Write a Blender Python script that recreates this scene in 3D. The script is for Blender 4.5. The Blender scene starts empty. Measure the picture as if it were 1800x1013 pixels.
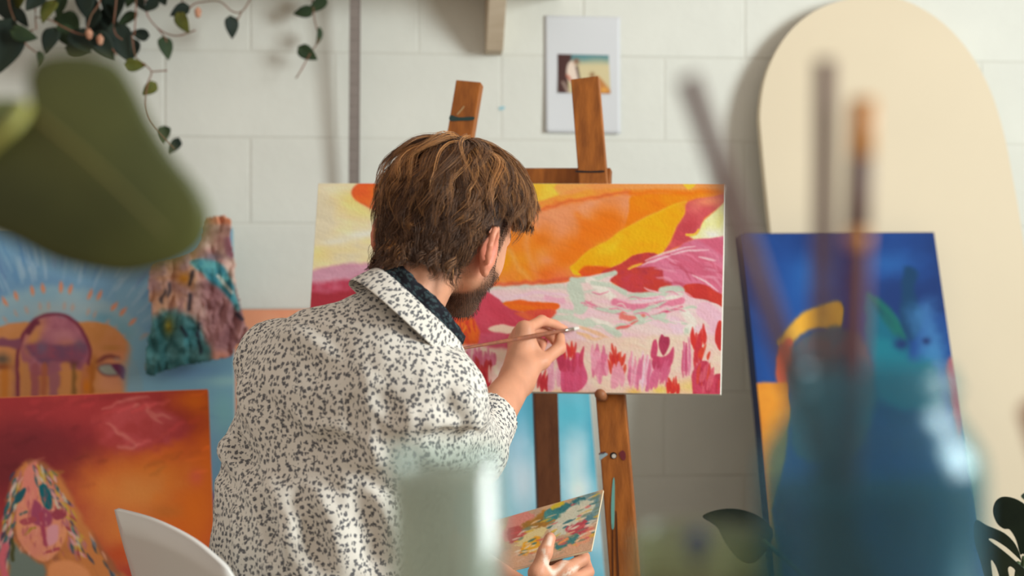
import bpy, bmesh, math, random
import numpy as np
from mathutils import Vector, Matrix

# ------------------------------------------------------------------ camera, light, exposure
SC = bpy.context.scene
COL = SC.collection
H = 1.0                      # camera height
FPX = 2500.0                 # focal length in pixels of the 1800x1013 frame (50 mm on 36 mm)
CX, CY = 900.0, 506.5

cam_data = bpy.data.cameras.new('camera')
cam_data.sensor_width = 36.0
cam_data.lens = 50.0
cam_data.clip_start = 0.02
cam_data.dof.use_dof = True
cam_data.dof.focus_distance = 2.10
cam_data.dof.aperture_fstop = 2.8
cam = bpy.data.objects.new('camera', cam_data)
COL.objects.link(cam)
cam.location = (0, 0, H)
cam.rotation_euler = (math.pi / 2, 0, 0)
SC.camera = cam

world = bpy.data.worlds.new('world')
SC.world = world
world.use_nodes = True
wb = world.node_tree.nodes['Background']
wb.inputs['Color'].default_value = (1.0, 0.87, 0.75, 1)
wb.inputs['Strength'].default_value = 0.56

def area_light(name, loc, target, sx, sy, power, color):
    d = bpy.data.lights.new(name, 'AREA')
    d.shape = 'RECTANGLE'; d.size = sx; d.size_y = sy
    d.energy = power; d.color = color
    o = bpy.data.objects.new(name, d)
    COL.objects.link(o)
    o.location = loc
    o.rotation_euler = (Vector(target) - Vector(loc)).to_track_quat('-Z', 'Y').to_euler()
    return o
# daylight coming in through the window of the right-hand wall
area_light('window_daylight', (2.90, 0.85, 1.85), (0.0, 0.85, 1.85), 1.5, 1.35, 138.0, (0.93, 1.0, 0.985))

SC.view_settings.view_transform = 'Standard'
SC.view_settings.look = 'None'
SC.view_settings.exposure = 0.08
SC.view_settings.gamma = 1.0
SC.view_settings.use_curve_mapping = False

rng = np.random.default_rng(7)
random.seed(7)

# ------------------------------------------------------------------ helpers
def P(px, py, Y):
    return np.array([(px - CX) / FPX * Y, Y, H - (py - CY) / FPX * Y])

def proj(V):
    V = np.asarray(V, float)
    return CX + FPX * V[..., 0] / V[..., 1], CY - FPX * (V[..., 2] - H) / V[..., 1]

WA = math.radians(5.0)
WDIR = np.array([math.cos(WA), math.sin(WA), 0.0])
WN = np.array([math.sin(WA), -math.cos(WA), 0.0])      # wall normal, towards the room
WP0 = np.array([0.0, 3.36, 0.0])
def ray_plane(px, py, p0, n):
    d = np.array([(px - CX) / FPX, 1.0, -(py - CY) / FPX])
    o = np.array([0, 0, H])
    t = np.dot(p0 - o, n) / np.dot(d, n)
    return o + t * d
def W(px, py, off=0.0):
    return ray_plane(px, py, WP0 + off * WN, WN)

def nrm(v):
    v = np.asarray(v, float)
    return v / np.linalg.norm(v)

def lin(c):
    c = np.asarray(c, float) / 255.0
    return np.where(c <= 0.04045, c / 12.92, ((c + 0.055) / 1.055) ** 2.4)
def L4(c, g=1.0):
    v = np.clip(lin(c) * g, 0, 0.92)
    return (float(v[0]), float(v[1]), float(v[2]), 1.0)

def material(name, col, rough=0.6, var=0.0, scale=12.0, bump=0.0, bscale=60.0, spec=0.4, metallic=0.0,
             trans=0.0, ior=1.45, col2=None, stretch=(1, 1, 1), sss=0.0, alpha=1.0, emis=None):
    m = bpy.data.materials.new(name)
    m.use_nodes = True
    nt = m.node_tree; N = nt.nodes; LK = nt.links
    b = N['Principled BSDF']
    b.inputs['Base Color'].default_value = L4(col)
    b.inputs['Roughness'].default_value = rough
    b.inputs['Specular IOR Level'].default_value = spec
    b.inputs['Metallic'].default_value = metallic
    b.inputs['Transmission Weight'].default_value = trans
    b.inputs['IOR'].default_value = ior
    if sss:
        b.inputs['Subsurface Weight'].default_value = sss
        b.inputs['Subsurface Radius'].default_value = (0.012, 0.005, 0.003)
        b.inputs['Subsurface Scale'].default_value = 0.6
    if var or bump or col2 is not None:
        tc = N.new('ShaderNodeTexCoord'); mp = N.new('ShaderNodeMapping')
        mp.inputs['Scale'].default_value = stretch
        LK.new(tc.outputs['Object'], mp.inputs['Vector'])
    if var or col2 is not None:
        no = N.new('ShaderNodeTexNoise'); no.inputs['Scale'].default_value = scale
        no.inputs['Detail'].default_value = 6
        LK.new(mp.outputs['Vector'], no.inputs['Vector'])
        rp = N.new('ShaderNodeValToRGB')
        c1 = np.array(L4(col)); c2 = np.array(L4(col2)) if col2 is not None else None
        if c2 is None:
            a = c1.copy(); a[:3] *= 1 - var; bb = c1.copy(); bb[:3] = np.clip(bb[:3] * (1 + var), 0, 0.95)
        else:
            a, bb = c1, c2
        rp.color_ramp.elements[0].color = a; rp.color_ramp.elements[1].color = bb
        rp.color_ramp.elements[0].position = 0.32; rp.color_ramp.elements[1].position = 0.68
        LK.new(no.outputs['Fac'], rp.inputs['Fac'])
        LK.new(rp.outputs['Color'], b.inputs['Base Color'])
    if bump:
        n2 = N.new('ShaderNodeTexNoise'); n2.inputs['Scale'].default_value = bscale
        n2.inputs['Detail'].default_value = 5
        LK.new(mp.outputs['Vector'], n2.inputs['Vector'])
        bp = N.new('ShaderNodeBump'); bp.inputs['Strength'].default_value = 1.0
        bp.inputs['Distance'].default_value = bump
        LK.new(n2.outputs['Fac'], bp.inputs['Height'])
        LK.new(bp.outputs['Normal'], b.inputs['Normal'])
    return m

def attr_material(name, rough=0.55, bump=0.0, bscale=120.0, spec=0.3, sss=0.0, stretch=(1, 1, 1)):
    m = material(name, (128, 128, 128), rough, bump=bump, bscale=bscale, spec=spec, sss=sss, stretch=stretch)
    nt = m.node_tree
    a = nt.nodes.new('ShaderNodeAttribute'); a.attribute_name = 'Col'
    nt.links.new(a.outputs['Color'], nt.nodes['Principled BSDF'].inputs['Base Color'])
    return m

def tag(o, label=None, cat=None, group=None, kind=None):
    if label: o['label'] = label
    if cat: o['category'] = cat
    if group: o['group'] = group
    if kind: o['kind'] = kind
    return o

def empty(name, loc, label=None, cat=None, group=None):
    o = bpy.data.objects.new(name, None)
    COL.objects.link(o)
    o.location = tuple(float(v) for v in loc)
    o.empty_display_size = 0.05
    return tag(o, label, cat, group)

def link(name, me, mat, parent=None):
    o = bpy.data.objects.new(name, me)
    COL.objects.link(o)
    if mat is not None and not me.materials:
        me.materials.append(mat)
    if parent is not None:
        o.parent = parent
        o.matrix_parent_inverse = Matrix.Translation(-parent.location)
    return o

def np_mesh(name, V, F, colors=None, smooth=True, uv=None):
    """V (n,3), F (m,3|4) int array or a list of faces"""
    me = bpy.data.meshes.new(name)
    V = np.ascontiguousarray(V, dtype=np.float32)
    if isinstance(F, np.ndarray):
        m, k = F.shape
        me.vertices.add(len(V)); me.vertices.foreach_set('co', V.ravel())
        me.loops.add(m * k); me.loops.foreach_set('vertex_index', F.astype(np.int32).ravel())
        me.polygons.add(m)
        me.polygons.foreach_set('loop_start', np.arange(0, m * k, k, dtype=np.int32))
        me.polygons.foreach_set('loop_total', np.full(m, k, dtype=np.int32))
        me.update(calc_edges=True)
    else:
        me.from_pydata([tuple(map(float, v)) for v in V], [], [tuple(int(i) for i in f) for f in F])
        me.update()
    if colors is not None:
        a = me.color_attributes.new('Col', 'FLOAT_COLOR', 'POINT')
        C = np.ones((len(V), 4), np.float32); C[:, :3] = colors
        a.data.foreach_set('color', C.ravel())
    if uv is not None:
        l = me.uv_layers.new(name='UVMap')
        l.data.foreach_set('uv', np.ascontiguousarray(uv, np.float32).ravel())
    if smooth:
        me.polygons.foreach_set('use_smooth', np.ones(len(me.polygons), dtype=bool))
    me.validate()
    return me

def bm_mesh(name, bm, smooth=False):
    bmesh.ops.recalc_face_normals(bm, faces=bm.faces)
    me = bpy.data.meshes.new(name)
    bm.to_mesh(me); bm.free()
    if smooth:
        me.polygons.foreach_set('use_smooth', np.ones(len(me.polygons), dtype=bool))
    return me

def box_mesh(name, sx, sy, sz, bevel=0.0, seg=2):
    bm = bmesh.new()
    bmesh.ops.create_cube(bm, size=1.0)
    bmesh.ops.scale(bm, vec=(sx, sy, sz), verts=bm.verts)
    if bevel:
        bmesh.ops.bevel(bm, geom=bm.edges[:], offset=bevel, segments=seg, affect='EDGES', profile=0.6)
    return bm_mesh(name, bm)

def hexa(name, corners, bevel=0.0):
    """8 corners: 0-3 front loop, 4-7 the matching back loop"""
    bm = bmesh.new()
    vs = [bm.verts.new(tuple(map(float, c))) for c in corners]
    for f in ((0, 1, 2, 3), (7, 6, 5, 4), (0, 4, 5, 1), (1, 5, 6, 2), (2, 6, 7, 3), (3, 7, 4, 0)):
        bm.faces.new([vs[i] for i in f])
    if bevel:
        bmesh.ops.bevel(bm, geom=bm.edges[:], offset=bevel, segments=2, affect='EDGES', profile=0.6)
    return bm_mesh(name, bm)

def beam(name, a, b, w, d, face=(0, -1, 0), bevel=0.002):
    """bar from a to b; w across, d deep along 'face' (the direction its broad side looks)"""
    a = np.asarray(a, float); b = np.asarray(b, float)
    ax = nrm(b - a); f = np.asarray(face, float); f = nrm(f - ax * np.dot(f, ax)); s = np.cross(f, ax)
    c = []
    for sg in (1, -1):
        o = f * d / 2 * sg
        c += [a - s * w / 2 + o, a + s * w / 2 + o, b + s * w / 2 + o, b - s * w / 2 + o]
    return hexa(name, c, bevel)

def catmull(pts, n=8, closed=False):
    pts = np.asarray(pts, float)
    out = []
    m = len(pts)
    rngi = range(m if closed else m - 1)
    for i in rngi:
        if closed:
            p0, p1, p2, p3 = pts[(i - 1) % m], pts[i], pts[(i + 1) % m], pts[(i + 2) % m]
        else:
            p0 = pts[max(i - 1, 0)]; p1 = pts[i]; p2 = pts[i + 1]; p3 = pts[min(i + 2, m - 1)]
        for k in range(n):
            t = k / n
            out.append(0.5 * ((2 * p1) + (-p0 + p2) * t + (2 * p0 - 5 * p1 + 4 * p2 - p3) * t * t +
                              (-p0 + 3 * p1 - 3 * p2 + p3) * t ** 3))
    if not closed: out.append(pts[-1])
    return np.array(out)

def tube_arrays(path, rad, sides=8, cap=True):
    path = np.asarray(path, float); n = len(path)
    rad = np.broadcast_to(np.asarray(rad, float), (n,))
    T = np.gradient(path, axis=0); T /= np.linalg.norm(T, axis=1)[:, None] + 1e-12
    up = np.array([0, 0, 1.0]) if abs(T[0][2]) < 0.9 else np.array([1.0, 0, 0])
    A = np.cross(T, up); A /= np.linalg.norm(A, axis=1)[:, None] + 1e-12
    B = np.cross(T, A)
    ang = np.linspace(0, 2 * np.pi, sides, endpoint=False)
    V = (path[:, None, :] + rad[:, None, None] * (np.cos(ang)[None, :, None] * A[:, None, :] + np.sin(ang)[None, :, None] * B[:, None, :])).reshape(-1, 3)
    F = []
    for i in range(n - 1):
        for j in range(sides):
            k = (j + 1) % sides
            F.append((i * sides + j, i * sides + k, (i + 1) * sides + k, (i + 1) * sides + j))
    if cap:
        F.append(tuple(range(sides))[::-1]); F.append(tuple((n - 1) * sides + j for j in range(sides)))
    return V, F
def tube(name, path, rad, mat, parent=None, sides=8):
    V, F = tube_arrays(path, rad, sides)
    return link(name, np_mesh(name, V, F), mat, parent)

def lathe(name, prof, sides=40, center=(0, 0, 0)):
    """prof: list of (r, z)"""
    c = np.asarray(center, float)
    ang = np.linspace(0, 2 * np.pi, sides, endpoint=False)
    V = []; F = []
    for r, z in prof:
        for a in ang: V.append(c + (r * math.cos(a), r * math.sin(a), z))
    n = len(prof)
    for i in range(n - 1):
        for j in range(sides):
            k = (j + 1) % sides
            F.append((i * sides + j, i * sides + k, (i + 1) * sides + k, (i + 1) * sides + j))
    me = np_mesh(name, np.array(V), F)
    bm = bmesh.new(); bm.from_mesh(me)
    bmesh.ops.remove_doubles(bm, verts=bm.verts, dist=1e-6)
    bmesh.ops.recalc_face_normals(bm, faces=bm.faces)
    bm.to_mesh(me); bm.free()
    return me

def prism(name, pts, thick_vec, bevel=0.0):
    """planar outline (world points) extruded by thick_vec"""
    pts = np.asarray(pts, float); n = len(pts)
    V = np.concatenate([pts, pts + np.asarray(thick_vec, float)])
    F = [tuple(range(n)), tuple(range(2 * n - 1, n - 1, -1))]
    for i in range(n):
        j = (i + 1) % n
        F.append((i, i + n, j + n, j))
    bm = bmesh.new()
    vs = [bm.verts.new(tuple(map(float, v))) for v in V]
    for f in F: bm.faces.new([vs[i] for i in f])
    if bevel:
        ed = [e for e in bm.edges if len(e.link_faces) == 2 and (len(e.link_faces[0].verts) > 4) != (len(e.link_faces[1].verts) > 4)]
        bmesh.ops.bevel(bm, geom=ed, offset=bevel, segments=2, affect='EDGES', profile=0.6)
    return bm_mesh(name, bm)

# ---- noise on numpy arrays
_perm = np.random.default_rng(3).random(65536)
def _h(ix, iy):
    return _perm[(ix * 374761 + iy * 668265 + ((ix * 7919) ^ (iy * 104729))) & 65535]
def vnoise(x, y):
    ix = np.floor(x).astype(np.int64); iy = np.floor(y).astype(np.int64)
    fx = x - ix; fy = y - iy
    fx = fx * fx * (3 - 2 * fx); fy = fy * fy * (3 - 2 * fy)
    a = _h(ix, iy); b = _h(ix + 1, iy); c = _h(ix, iy + 1); d = _h(ix + 1, iy + 1)
    return a + (b - a) * fx + (c - a) * fy + (a - b - c + d) * fx * fy
def fbm(x, y, o=4):
    s = 0; a = 0.5; t = 0
    for i in range(o):
        s = s + a * vnoise(x + 17.3 * i, y - 9.1 * i); t += a
        x = x * 2.03; y = y * 2.03; a *= 0.5
    return s / t

class Paint:
    """flat paint on a surface: colours for points given by 2-D coordinates"""
    def __init__(self, X, Y, base):
        self.X = np.asarray(X, float); self.Y = np.asarray(Y, float)
        self.C = np.empty((len(self.X), 3)); self.C[:] = np.asarray(base, float)
        self.seed = 0
    def _mix(self, idx, m, col):
        self.C[idx] += (np.asarray(col, float) - self.C[idx]) * m[:, None]
    def _sel(self, pts, pad):
        lo = np.min(pts, 0) - pad; hi = np.max(pts, 0) + pad
        return np.nonzero((self.X > lo[0]) & (self.X < hi[0]) & (self.Y > lo[1]) & (self.Y < hi[1]))[0]
    def poly(self, pts, col, soft=2.0, warp=3.0, wf=0.05, a=1.0, smooth=True, col2=None, cf=0.03, ang=None, edge=None):
        pts = np.asarray(pts, float)
        if smooth: pts = catmull(pts, 4, True)
        self.seed += 1
        i = self._sel(pts, soft + warp + 2)
        if len(i) == 0: return
        x = self.X[i]; y = self.Y[i]
        ox = self.seed * 31.7
        wx = x + warp * 2 * (fbm(x * wf + ox, y * wf, 3) - 0.5); wy = y + warp * 2 * (fbm(x * wf - ox, y * wf + 50, 3) - 0.5)
        d2 = np.full(len(i), 1e12); inside = np.zeros(len(i), bool)
        n = len(pts)
        for k in range(n):
            ax, ay = pts[k]; bx, by = pts[(k + 1) % n]
            ex, ey = bx - ax, by - ay
            L = ex * ex + ey * ey + 1e-9
            t = np.clip(((wx - ax) * ex + (wy - ay) * ey) / L, 0, 1)
            d2 = np.minimum(d2, (wx - ax - t * ex) ** 2 + (wy - ay - t * ey) ** 2)
            c = ((ay > wy) != (by > wy))
            with np.errstate(divide='ignore', invalid='ignore'):
                xc = ax + (wy - ay) * ex / (ey if abs(ey) > 1e-9 else 1e-9)
            inside ^= c & (wx < xc)
        d = np.sqrt(d2) * np.where(inside, -1, 1)
        m = np.clip(0.5 - d / (2 * soft), 0, 1); m = m * m * (3 - 2 * m) * a
        C = np.empty((len(i), 3)); C[:] = np.asarray(col, float)
        if col2 is not None:
            if ang is None:
                f = fbm(x * cf + ox, y * cf + ox, 4)
            else:
                ca, sa = math.cos(math.radians(ang)), math.sin(math.radians(ang))
                u = x * ca + y * sa; v = -x * sa + y * ca
                f = fbm(u * cf * 0.15 + ox, v * cf + ox, 4)
            f = np.clip((f - 0.35) / 0.3, 0, 1)
            C += (np.asarray(col2, float) - C) * f[:, None]
        self.C[i] += (C - self.C[i]) * m[:, None]
        if edge is not None:
            e = np.exp(-(d / 2.2) ** 2) * 0.6
            self._mix(i, e, edge)
    def line(self, pts, w, col, soft=1.5, warp=1.5, a=1.0, smooth=True, taper=False, dry=0.0):
        pts = np.asarray(pts, float)
        if smooth and len(pts) > 2: pts = catmull(pts, 5)
        self.seed += 1
        i = self._sel(pts, w + soft + warp + 2)
        if len(i) == 0: return
        x = self.X[i]; y = self.Y[i]; ox = self.seed * 13.3
        wx = x + warp * 2 * (vnoise(x * 0.08 + ox, y * 0.08) - 0.5); wy = y + warp * 2 * (vnoise(x * 0.08 - ox, y * 0.08 + 9) - 0.5)
        best = np.full(len(i), 1e9); n = len(pts)
        for k in range(n - 1):
            ax, ay = pts[k]; ex, ey = pts[k + 1] - pts[k]
            t = np.clip(((wx - ax) * ex + (wy - ay) * ey) / (ex * ex + ey * ey + 1e-9), 0, 1)
            ww = w / 2
            if taper:
                s = (k + t) / (n - 1); ww = w / 2 * (0.25 + 0.75 * np.sin(np.pi * np.clip(s * 0.9 + 0.08, 0, 1)))
            best = np.minimum(best, np.hypot(wx - ax - t * ex, wy - ay - t * ey) - ww)
        m = np.clip(0.5 - best / (2 * soft), 0, 1) * a
        if dry:
            e = pts[-1] - pts[0]; e = e / (np.hypot(*e) + 1e-9)
            v = -x * e[1] + y * e[0]; u = x * e[0] + y * e[1]
            m = m * np.clip((fbm(u * 0.03 + ox, v * 0.45, 2) - dry * 0.7) * 5, 0, 1)
        self._mix(i, m, col)
    def blob(self, cx, cy, rx, ry, col, a=1.0, rot=0.0, warp=0.25):
        self.seed += 1
        R = 2.6 * max(rx, ry)
        i = np.nonzero((abs(self.X - cx) < R) & (abs(self.Y - cy) < R))[0]
        if len(i) == 0: return
        x = self.X[i] - cx; y = self.Y[i] - cy
        c, s = math.cos(math.radians(rot)), math.sin(math.radians(rot))
        u = (x * c + y * s) / rx; v = (-x * s + y * c) / ry
        r2 = u * u + v * v
        r2 = r2 * (1 + warp * 4 * (fbm(self.X[i] * 0.04 + self.seed * 7.7, self.Y[i] * 0.04, 3) - 0.5))
        self._mix(i, np.exp(-np.clip(r2, 0, 40)) * a, col)
    def grain(self, amp, f=0.08, ang=0.0, stretch=0.2):
        ca, sa = math.cos(math.radians(ang)), math.sin(math.radians(ang))
        u = self.X * ca + self.Y * sa; v = -self.X * sa + self.Y * ca
        self.C *= (1 + amp * 2 * (fbm(u * f * stretch, v * f, 4) - 0.5))[:, None]
    def albedo(self, gain=1.25):
        return np.clip(lin(np.clip(self.C, 0, 255)) * gain, 0.004, 0.9)

# ------------------------------------------------------------------ the room
wall_mat = material('painted_block', (222, 224, 217), 0.62, var=0.035, scale=5.0, bump=0.0012, bscale=45.0, spec=0.25)
mortar_mat = material('painted_mortar', (214, 215, 207), 0.7, bump=0.001, bscale=60.0)
def wall_local(s, off, z):
    return WP0 + WDIR * s + WN * off + np.array([0, 0, z])
z0w, z1w = 0.0, 2.55
c = [wall_local(-3.05, -0.0009, z0w), wall_local(3.4, -0.0009, z0w), wall_local(3.4, -0.0009, z1w), wall_local(-3.05, -0.0009, z1w)]
c += [p - WN * 0.12 for p in c]
wall_back = tag(link('wall_back', hexa('wall_back', c), mortar_mat), 'white painted concrete block wall behind the easel', kind='structure')
BL, BH, J = 0.3905, 0.2, 0.004
blk = box_mesh('block', BL - J, 0.02, BH - J, bevel=0.0022, seg=2)
blk.materials.append(wall_mat)
rotw = Matrix.Rotation(WA, 4, 'Z')
for row in range(-6, 7):
    zc = 1.15 + row * BH + BH / 2
    if zc + BH / 2 > 2.5 or zc - BH / 2 < -0.08: continue
    s_off = -0.6115 if row % 2 == 0 else -0.6115 + BL / 2
    for k in range(-7, 10):
        sc_ = s_off + (k + 0.5) * BL
        if sc_ - BL / 2 < -3.0 or sc_ + BL / 2 > 3.35: continue
        if zc - BH / 2 < 0: continue
        o = bpy.data.objects.new('block', blk)
        COL.objects.link(o); o.parent = wall_back
        jit = random.uniform(-0.0006, 0.0006)
        p = wall_local(sc_, -0.010 + jit, zc)
        o.matrix_local = Matrix.Translation(Vector(p)) @ rotw
floor_mat = material('floor_concrete', (150, 138, 122), 0.55, var=0.12, scale=3.0, bump=0.001, bscale=30)
fl = box_mesh('floor', 6.4, 5.6, 0.1); fl.transform(Matrix.Translation((0.55, 1.2, -0.05)))
floor = tag(link('floor', fl, floor_mat), 'worn concrete studio floor', kind='structure')
# right-hand wall with the window that lights the room
wr_mat = material('painted_wall', (222, 222, 214), 0.7, var=0.03)
bm = bmesh.new()
def addbox(bm, x0, x1, y0, y1, z0, z1):
    r = bmesh.ops.create_cube(bm, size=1.0)
    bmesh.ops.scale(bm, vec=(x1 - x0, y1 - y0, z1 - z0), verts=r['verts'])
    bmesh.ops.translate(bm, vec=((x0 + x1) / 2, (y0 + y1) / 2, (z0 + z1) / 2), verts=r['verts'])
wy0, wy1, wz0, wz1 = -0.08, 1.78, 1.12, 2.58
addbox(bm, 2.85, 2.95, -1.4, wy0, 0, 2.9); addbox(bm, 2.85, 2.95, wy1, 3.55, 0, 2.9)
addbox(bm, 2.85, 2.95, wy0, wy1, 0, wz0); addbox(bm, 2.85, 2.95, wy0, wy1, wz1, 2.9)
wall_right = tag(link('wall_right', bm_mesh('wall_right', bm), wr_mat), 'plain white side wall with the window', kind='structure')
win = tag(empty('window_1', (2.9, (wy0 + wy1) / 2, wz0)), 'white window frame in the side wall', kind='structure')
fm = material('window_paint', (230, 230, 225), 0.4)
for nm, a_, b_ in (('window_frame', (2.9, wy0, wz0 + .02), (2.9, wy1, wz0 + .02)), ('window_frame', (2.9, wy0, wz1 - .02), (2.9, wy1, wz1 - .02)),
                   ('window_frame', (2.9, wy0 + .02, wz0 + .04), (2.9, wy0 + .02, wz1 - .04)), ('window_frame', (2.9, wy1 - .02, wz0 + .04), (2.9, wy1 - .02, wz1 - .04))):
    link(nm, beam(nm, a_, b_, 0.04, 0.05, face=(1, 0, 0)), fm, win)

sp = [W(876, 190, .0004), W(882, 187, .0004), W(888, 188, .0004), W(886, 192, .0004), W(879, 194, .0004)]
link('paint_speck', prism('paint_speck', sp, WN * .0006), material('speck_blue', (150, 200, 214), .5), wall_back)
# ------------------------------------------------------------------ paintings
canvas_edge = material('canvas_edge_white', (228, 224, 214), 0.7)
oil = attr_material('paint_layer', 0.5, bump=0.0006, bscale=220.0, spec=0.3)
oil_matte = attr_material('paint_layer_matte', 0.7, bump=0.0005, bscale=160.0, spec=0.2)

def painting(name, label, cat, TL, TR, BR, BL_, thick, nx, ny, fn, edge_mat, gain=1.25, mat=None, base=(200, 200, 200), group=None):
    TL, TR, BR, BL_ = map(np.asarray, (TL, TR, BR, BL_))
    n = nrm(np.cross(TR - TL, BL_ - TL))
    if n[1] > 0: n = -n                       # towards the room
    BL_ = BL_.copy(); BL_[1] -= np.dot(BL_ - TL, nrm(np.cross(TR - TL, BR - TL))) / nrm(np.cross(TR - TL, BR - TL))[1]   # keep it flat
    n = nrm(np.cross(TR - TL, BL_ - TL)); n = n if n[1] < 0 else -n
    root = empty(name, (BR + BL_) / 2, label, cat, group)
    back = [p - n * thick for p in (TL, TR, BR, BL_)]
    link('canvas_wrap', hexa('canvas_wrap', [TL, TR, BR, BL_] + back, bevel=0.0015), edge_mat, root)
    u = np.linspace(0.0015, 0.9985, nx); v = np.linspace(0.002, 0.998, ny)
    U, Vv = np.meshgrid(u, v)
    U = U.ravel()[:, None]; Vv = Vv.ravel()[:, None]
    G = (TL * (1 - U) + TR * U) * (1 - Vv) + (BL_ * (1 - U) + BR * U) * Vv + n * 0.0006
    X, Y = proj(G)
    p = Paint(X, Y, base)
    fn(p)
    i = np.arange(nx * ny).reshape(ny, nx)
    F = np.stack([i[:-1, :-1], i[1:, :-1], i[1:, 1:], i[:-1, 1:]], -1).reshape(-1, 4)
    link('painted_face', np_mesh('painted_face', G, F, p.albedo(gain)), mat or oil, root)
    return root

# ---- the canvas on the easel
def paint_main(p):
    r = random.Random(5)
    # pale sky on the left
    p.poly([(520, 300), (720, 300), (720, 480), (520, 480)], (226, 212, 168), 2, 0, smooth=False, col2=(214, 205, 178), cf=0.02)
    p.blob(622, 350, 30, 26, (236, 205, 118), .8); p.blob(640, 372, 26, 14, (236, 208, 130), .7)
    p.blob(560, 445, 24, 18, (234, 208, 130), .7); p.blob(600, 330, 40, 8, (226, 216, 185), .6)
    p.blob(640, 412, 46, 8, (218, 220, 208), .9, rot=-8); p.blob(590, 425, 30, 5, (216, 216, 204), .7, rot=-6)
    p.blob(655, 425, 24, 7, (228, 206, 140), .6); p.blob(605, 440, 40, 7, (226, 208, 150), .6)
    p.poly([(535, 482), (600, 466), (660, 462), (700, 462), (700, 540), (530, 540)], (206, 165, 182), 5, 4, col2=(196, 142, 164), cf=.04, ang=-5)
    p.poly([(535, 500), (600, 494), (640, 488), (700, 486), (700, 540), (530, 540)], (190, 88, 112), 8, 5, col2=(178, 60, 84), cf=.05)
    p.poly([(535, 516), (580, 514), (640, 508), (700, 505), (700, 545), (530, 545)], (158, 44, 58), 5, 4)
    p.poly([(620, 336), (630, 324), (650, 318), (690, 318), (690, 366), (662, 368), (640, 359), (624, 349)], (226, 112, 38), 2, 1.5, col2=(218, 92, 40), edge=(206, 78, 38))
    p.blob(668, 360, 14, 9, (222, 140, 130), .8)
    # the orange field
    p.poly([(700, 300), (1300, 300), (1300, 470), (1200, 500), (1000, 505), (840, 520), (700, 520)], (224, 134, 66), 2, 0, smooth=False, col2=(226, 122, 48), cf=.02)
    p.poly([(850, 300), (1300, 300), (1300, 341), (1200, 340), (1110, 341), (1050, 350), (985, 360), (940, 375), (850, 380)], (236, 150, 52), 3, 2, col2=(228, 138, 60))
    p.poly([(850, 300), (1045, 316), (1012, 330), (985, 342), (940, 354), (850, 360)], (244, 192, 66), 3, 2, col2=(238, 176, 50))
    p.poly([(1005, 318), (1300, 318), (1300, 332), (1180, 334), (1060, 332), (1010, 340), (985, 344)], (226, 148, 84), 3, 2, a=.8)
    p.poly([(1200, 320), (1224, 320), (1211, 334)], (244, 184, 52), 1.5, 1)
    # salmon clouding under the dark edge
    p.poly([(940, 378), (985, 362), (1040, 350), (1105, 342), (1120, 350), (1108, 400), (1085, 380), (1060, 390), (1030, 384), (1012, 372), (985, 400), (975, 430), (950, 410)], (222, 150, 112), 7, 6, col2=(220, 140, 92))
    p.poly([(945, 380), (1000, 372), (1020, 410), (1000, 440), (975, 420), (955, 415)], (220, 142, 98), 8, 6)
    p.poly([(1112, 345), (1180, 340), (1290, 338), (1290, 350), (1215, 356), (1165, 368), (1120, 388), (1098, 408), (1106, 372)], (228, 132, 8), 3, 2, col2=(222, 120, 6))
    for q in ((1065, 385, 30, 22), (1045, 410, 34, 24), (1010, 432, 26, 18), (1075, 395, 22, 26), (955, 425, 18, 22), (990, 455, 30, 16), (1030, 450, 30, 14), (940, 470, 26, 30)):
        p.blob(q[0], q[1], q[2], q[3], (219, 112, 14), .85)
    p.blob(920, 460, 22, 40, (232, 140, 24), .7); p.blob(884, 455, 18, 26, (238, 148, 10), .95); p.blob(905, 420, 20, 26, (228, 126, 34), .8)
    p.blob(950, 455, 12, 26, (226, 156, 90), .5, rot=20); p.blob(962, 458, 14, 9, (222, 140, 100), .7)
    p.line([(935, 390), (925, 430), (935, 465), (952, 495)], 9, (226, 150, 96), 5, a=.55)
    p.line([(896, 440), (912, 470), (930, 492)], 7, (226, 160, 88), 4, a=.6)
    p.blob(960, 485, 22, 14, (214, 96, 28), .7); p.blob(985, 488, 18, 12, (220, 110, 70), .7)
    p.line([(944, 368), (965, 364), (985, 357), (1010, 351), (1030, 349), (1060, 345), (1085, 338), (1110, 337)], 5, (206, 92, 46), 3, 3, a=.85)
    p.line([(1110, 339), (1150, 337), (1200, 339), (1240, 336), (1276, 338)], 7, (222, 112, 14), 4, 2, a=.95)
    # yellow leaf shape
    p.poly([(1207, 356), (1205, 374), (1188, 400), (1174, 430), (1160, 447), (1128, 444), (1100, 456), (1072, 470), (1045, 467), (1018, 480), (1003, 472), (1012, 462), (1036, 442), (1066, 426), (1100, 402), (1130, 386), (1180, 363)], (242, 168, 14), 1.8, 1.5, col2=(238, 158, 10), edge=(244, 180, 30))
    p.blob(1080, 430, 22, 8, (246, 184, 34), .8, rot=-50); p.blob(1058, 440, 16, 10, (246, 182, 30), .8, rot=-30); p.blob(1150, 410, 30, 12, (242, 164, 6), .8, rot=-45)
    p.poly([(1015, 480), (1030, 468), (1052, 468), (1075, 472), (1060, 486), (1028, 488)], (214, 92, 20), 3, 2, col2=(206, 76, 36))
    p.poly([(1004, 473), (1014, 478), (1022, 484), (1008, 482)], (246, 178, 24), 1.5, 1)
    # magenta diagonal and the pale corner
    p.poly([(1208, 356), (1245, 346), (1290, 342), (1290, 358), (1258, 370), (1238, 386), (1226, 412), (1214, 424), (1190, 434), (1164, 447), (1176, 430), (1190, 400), (1204, 376)], (186, 64, 74), 2.5, 2, col2=(198, 80, 88))
    p.blob(1245, 354, 34, 9, (224, 132, 98), .95, rot=-8); p.blob(1222, 366, 14, 12, (212, 110, 104), .7)
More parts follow.
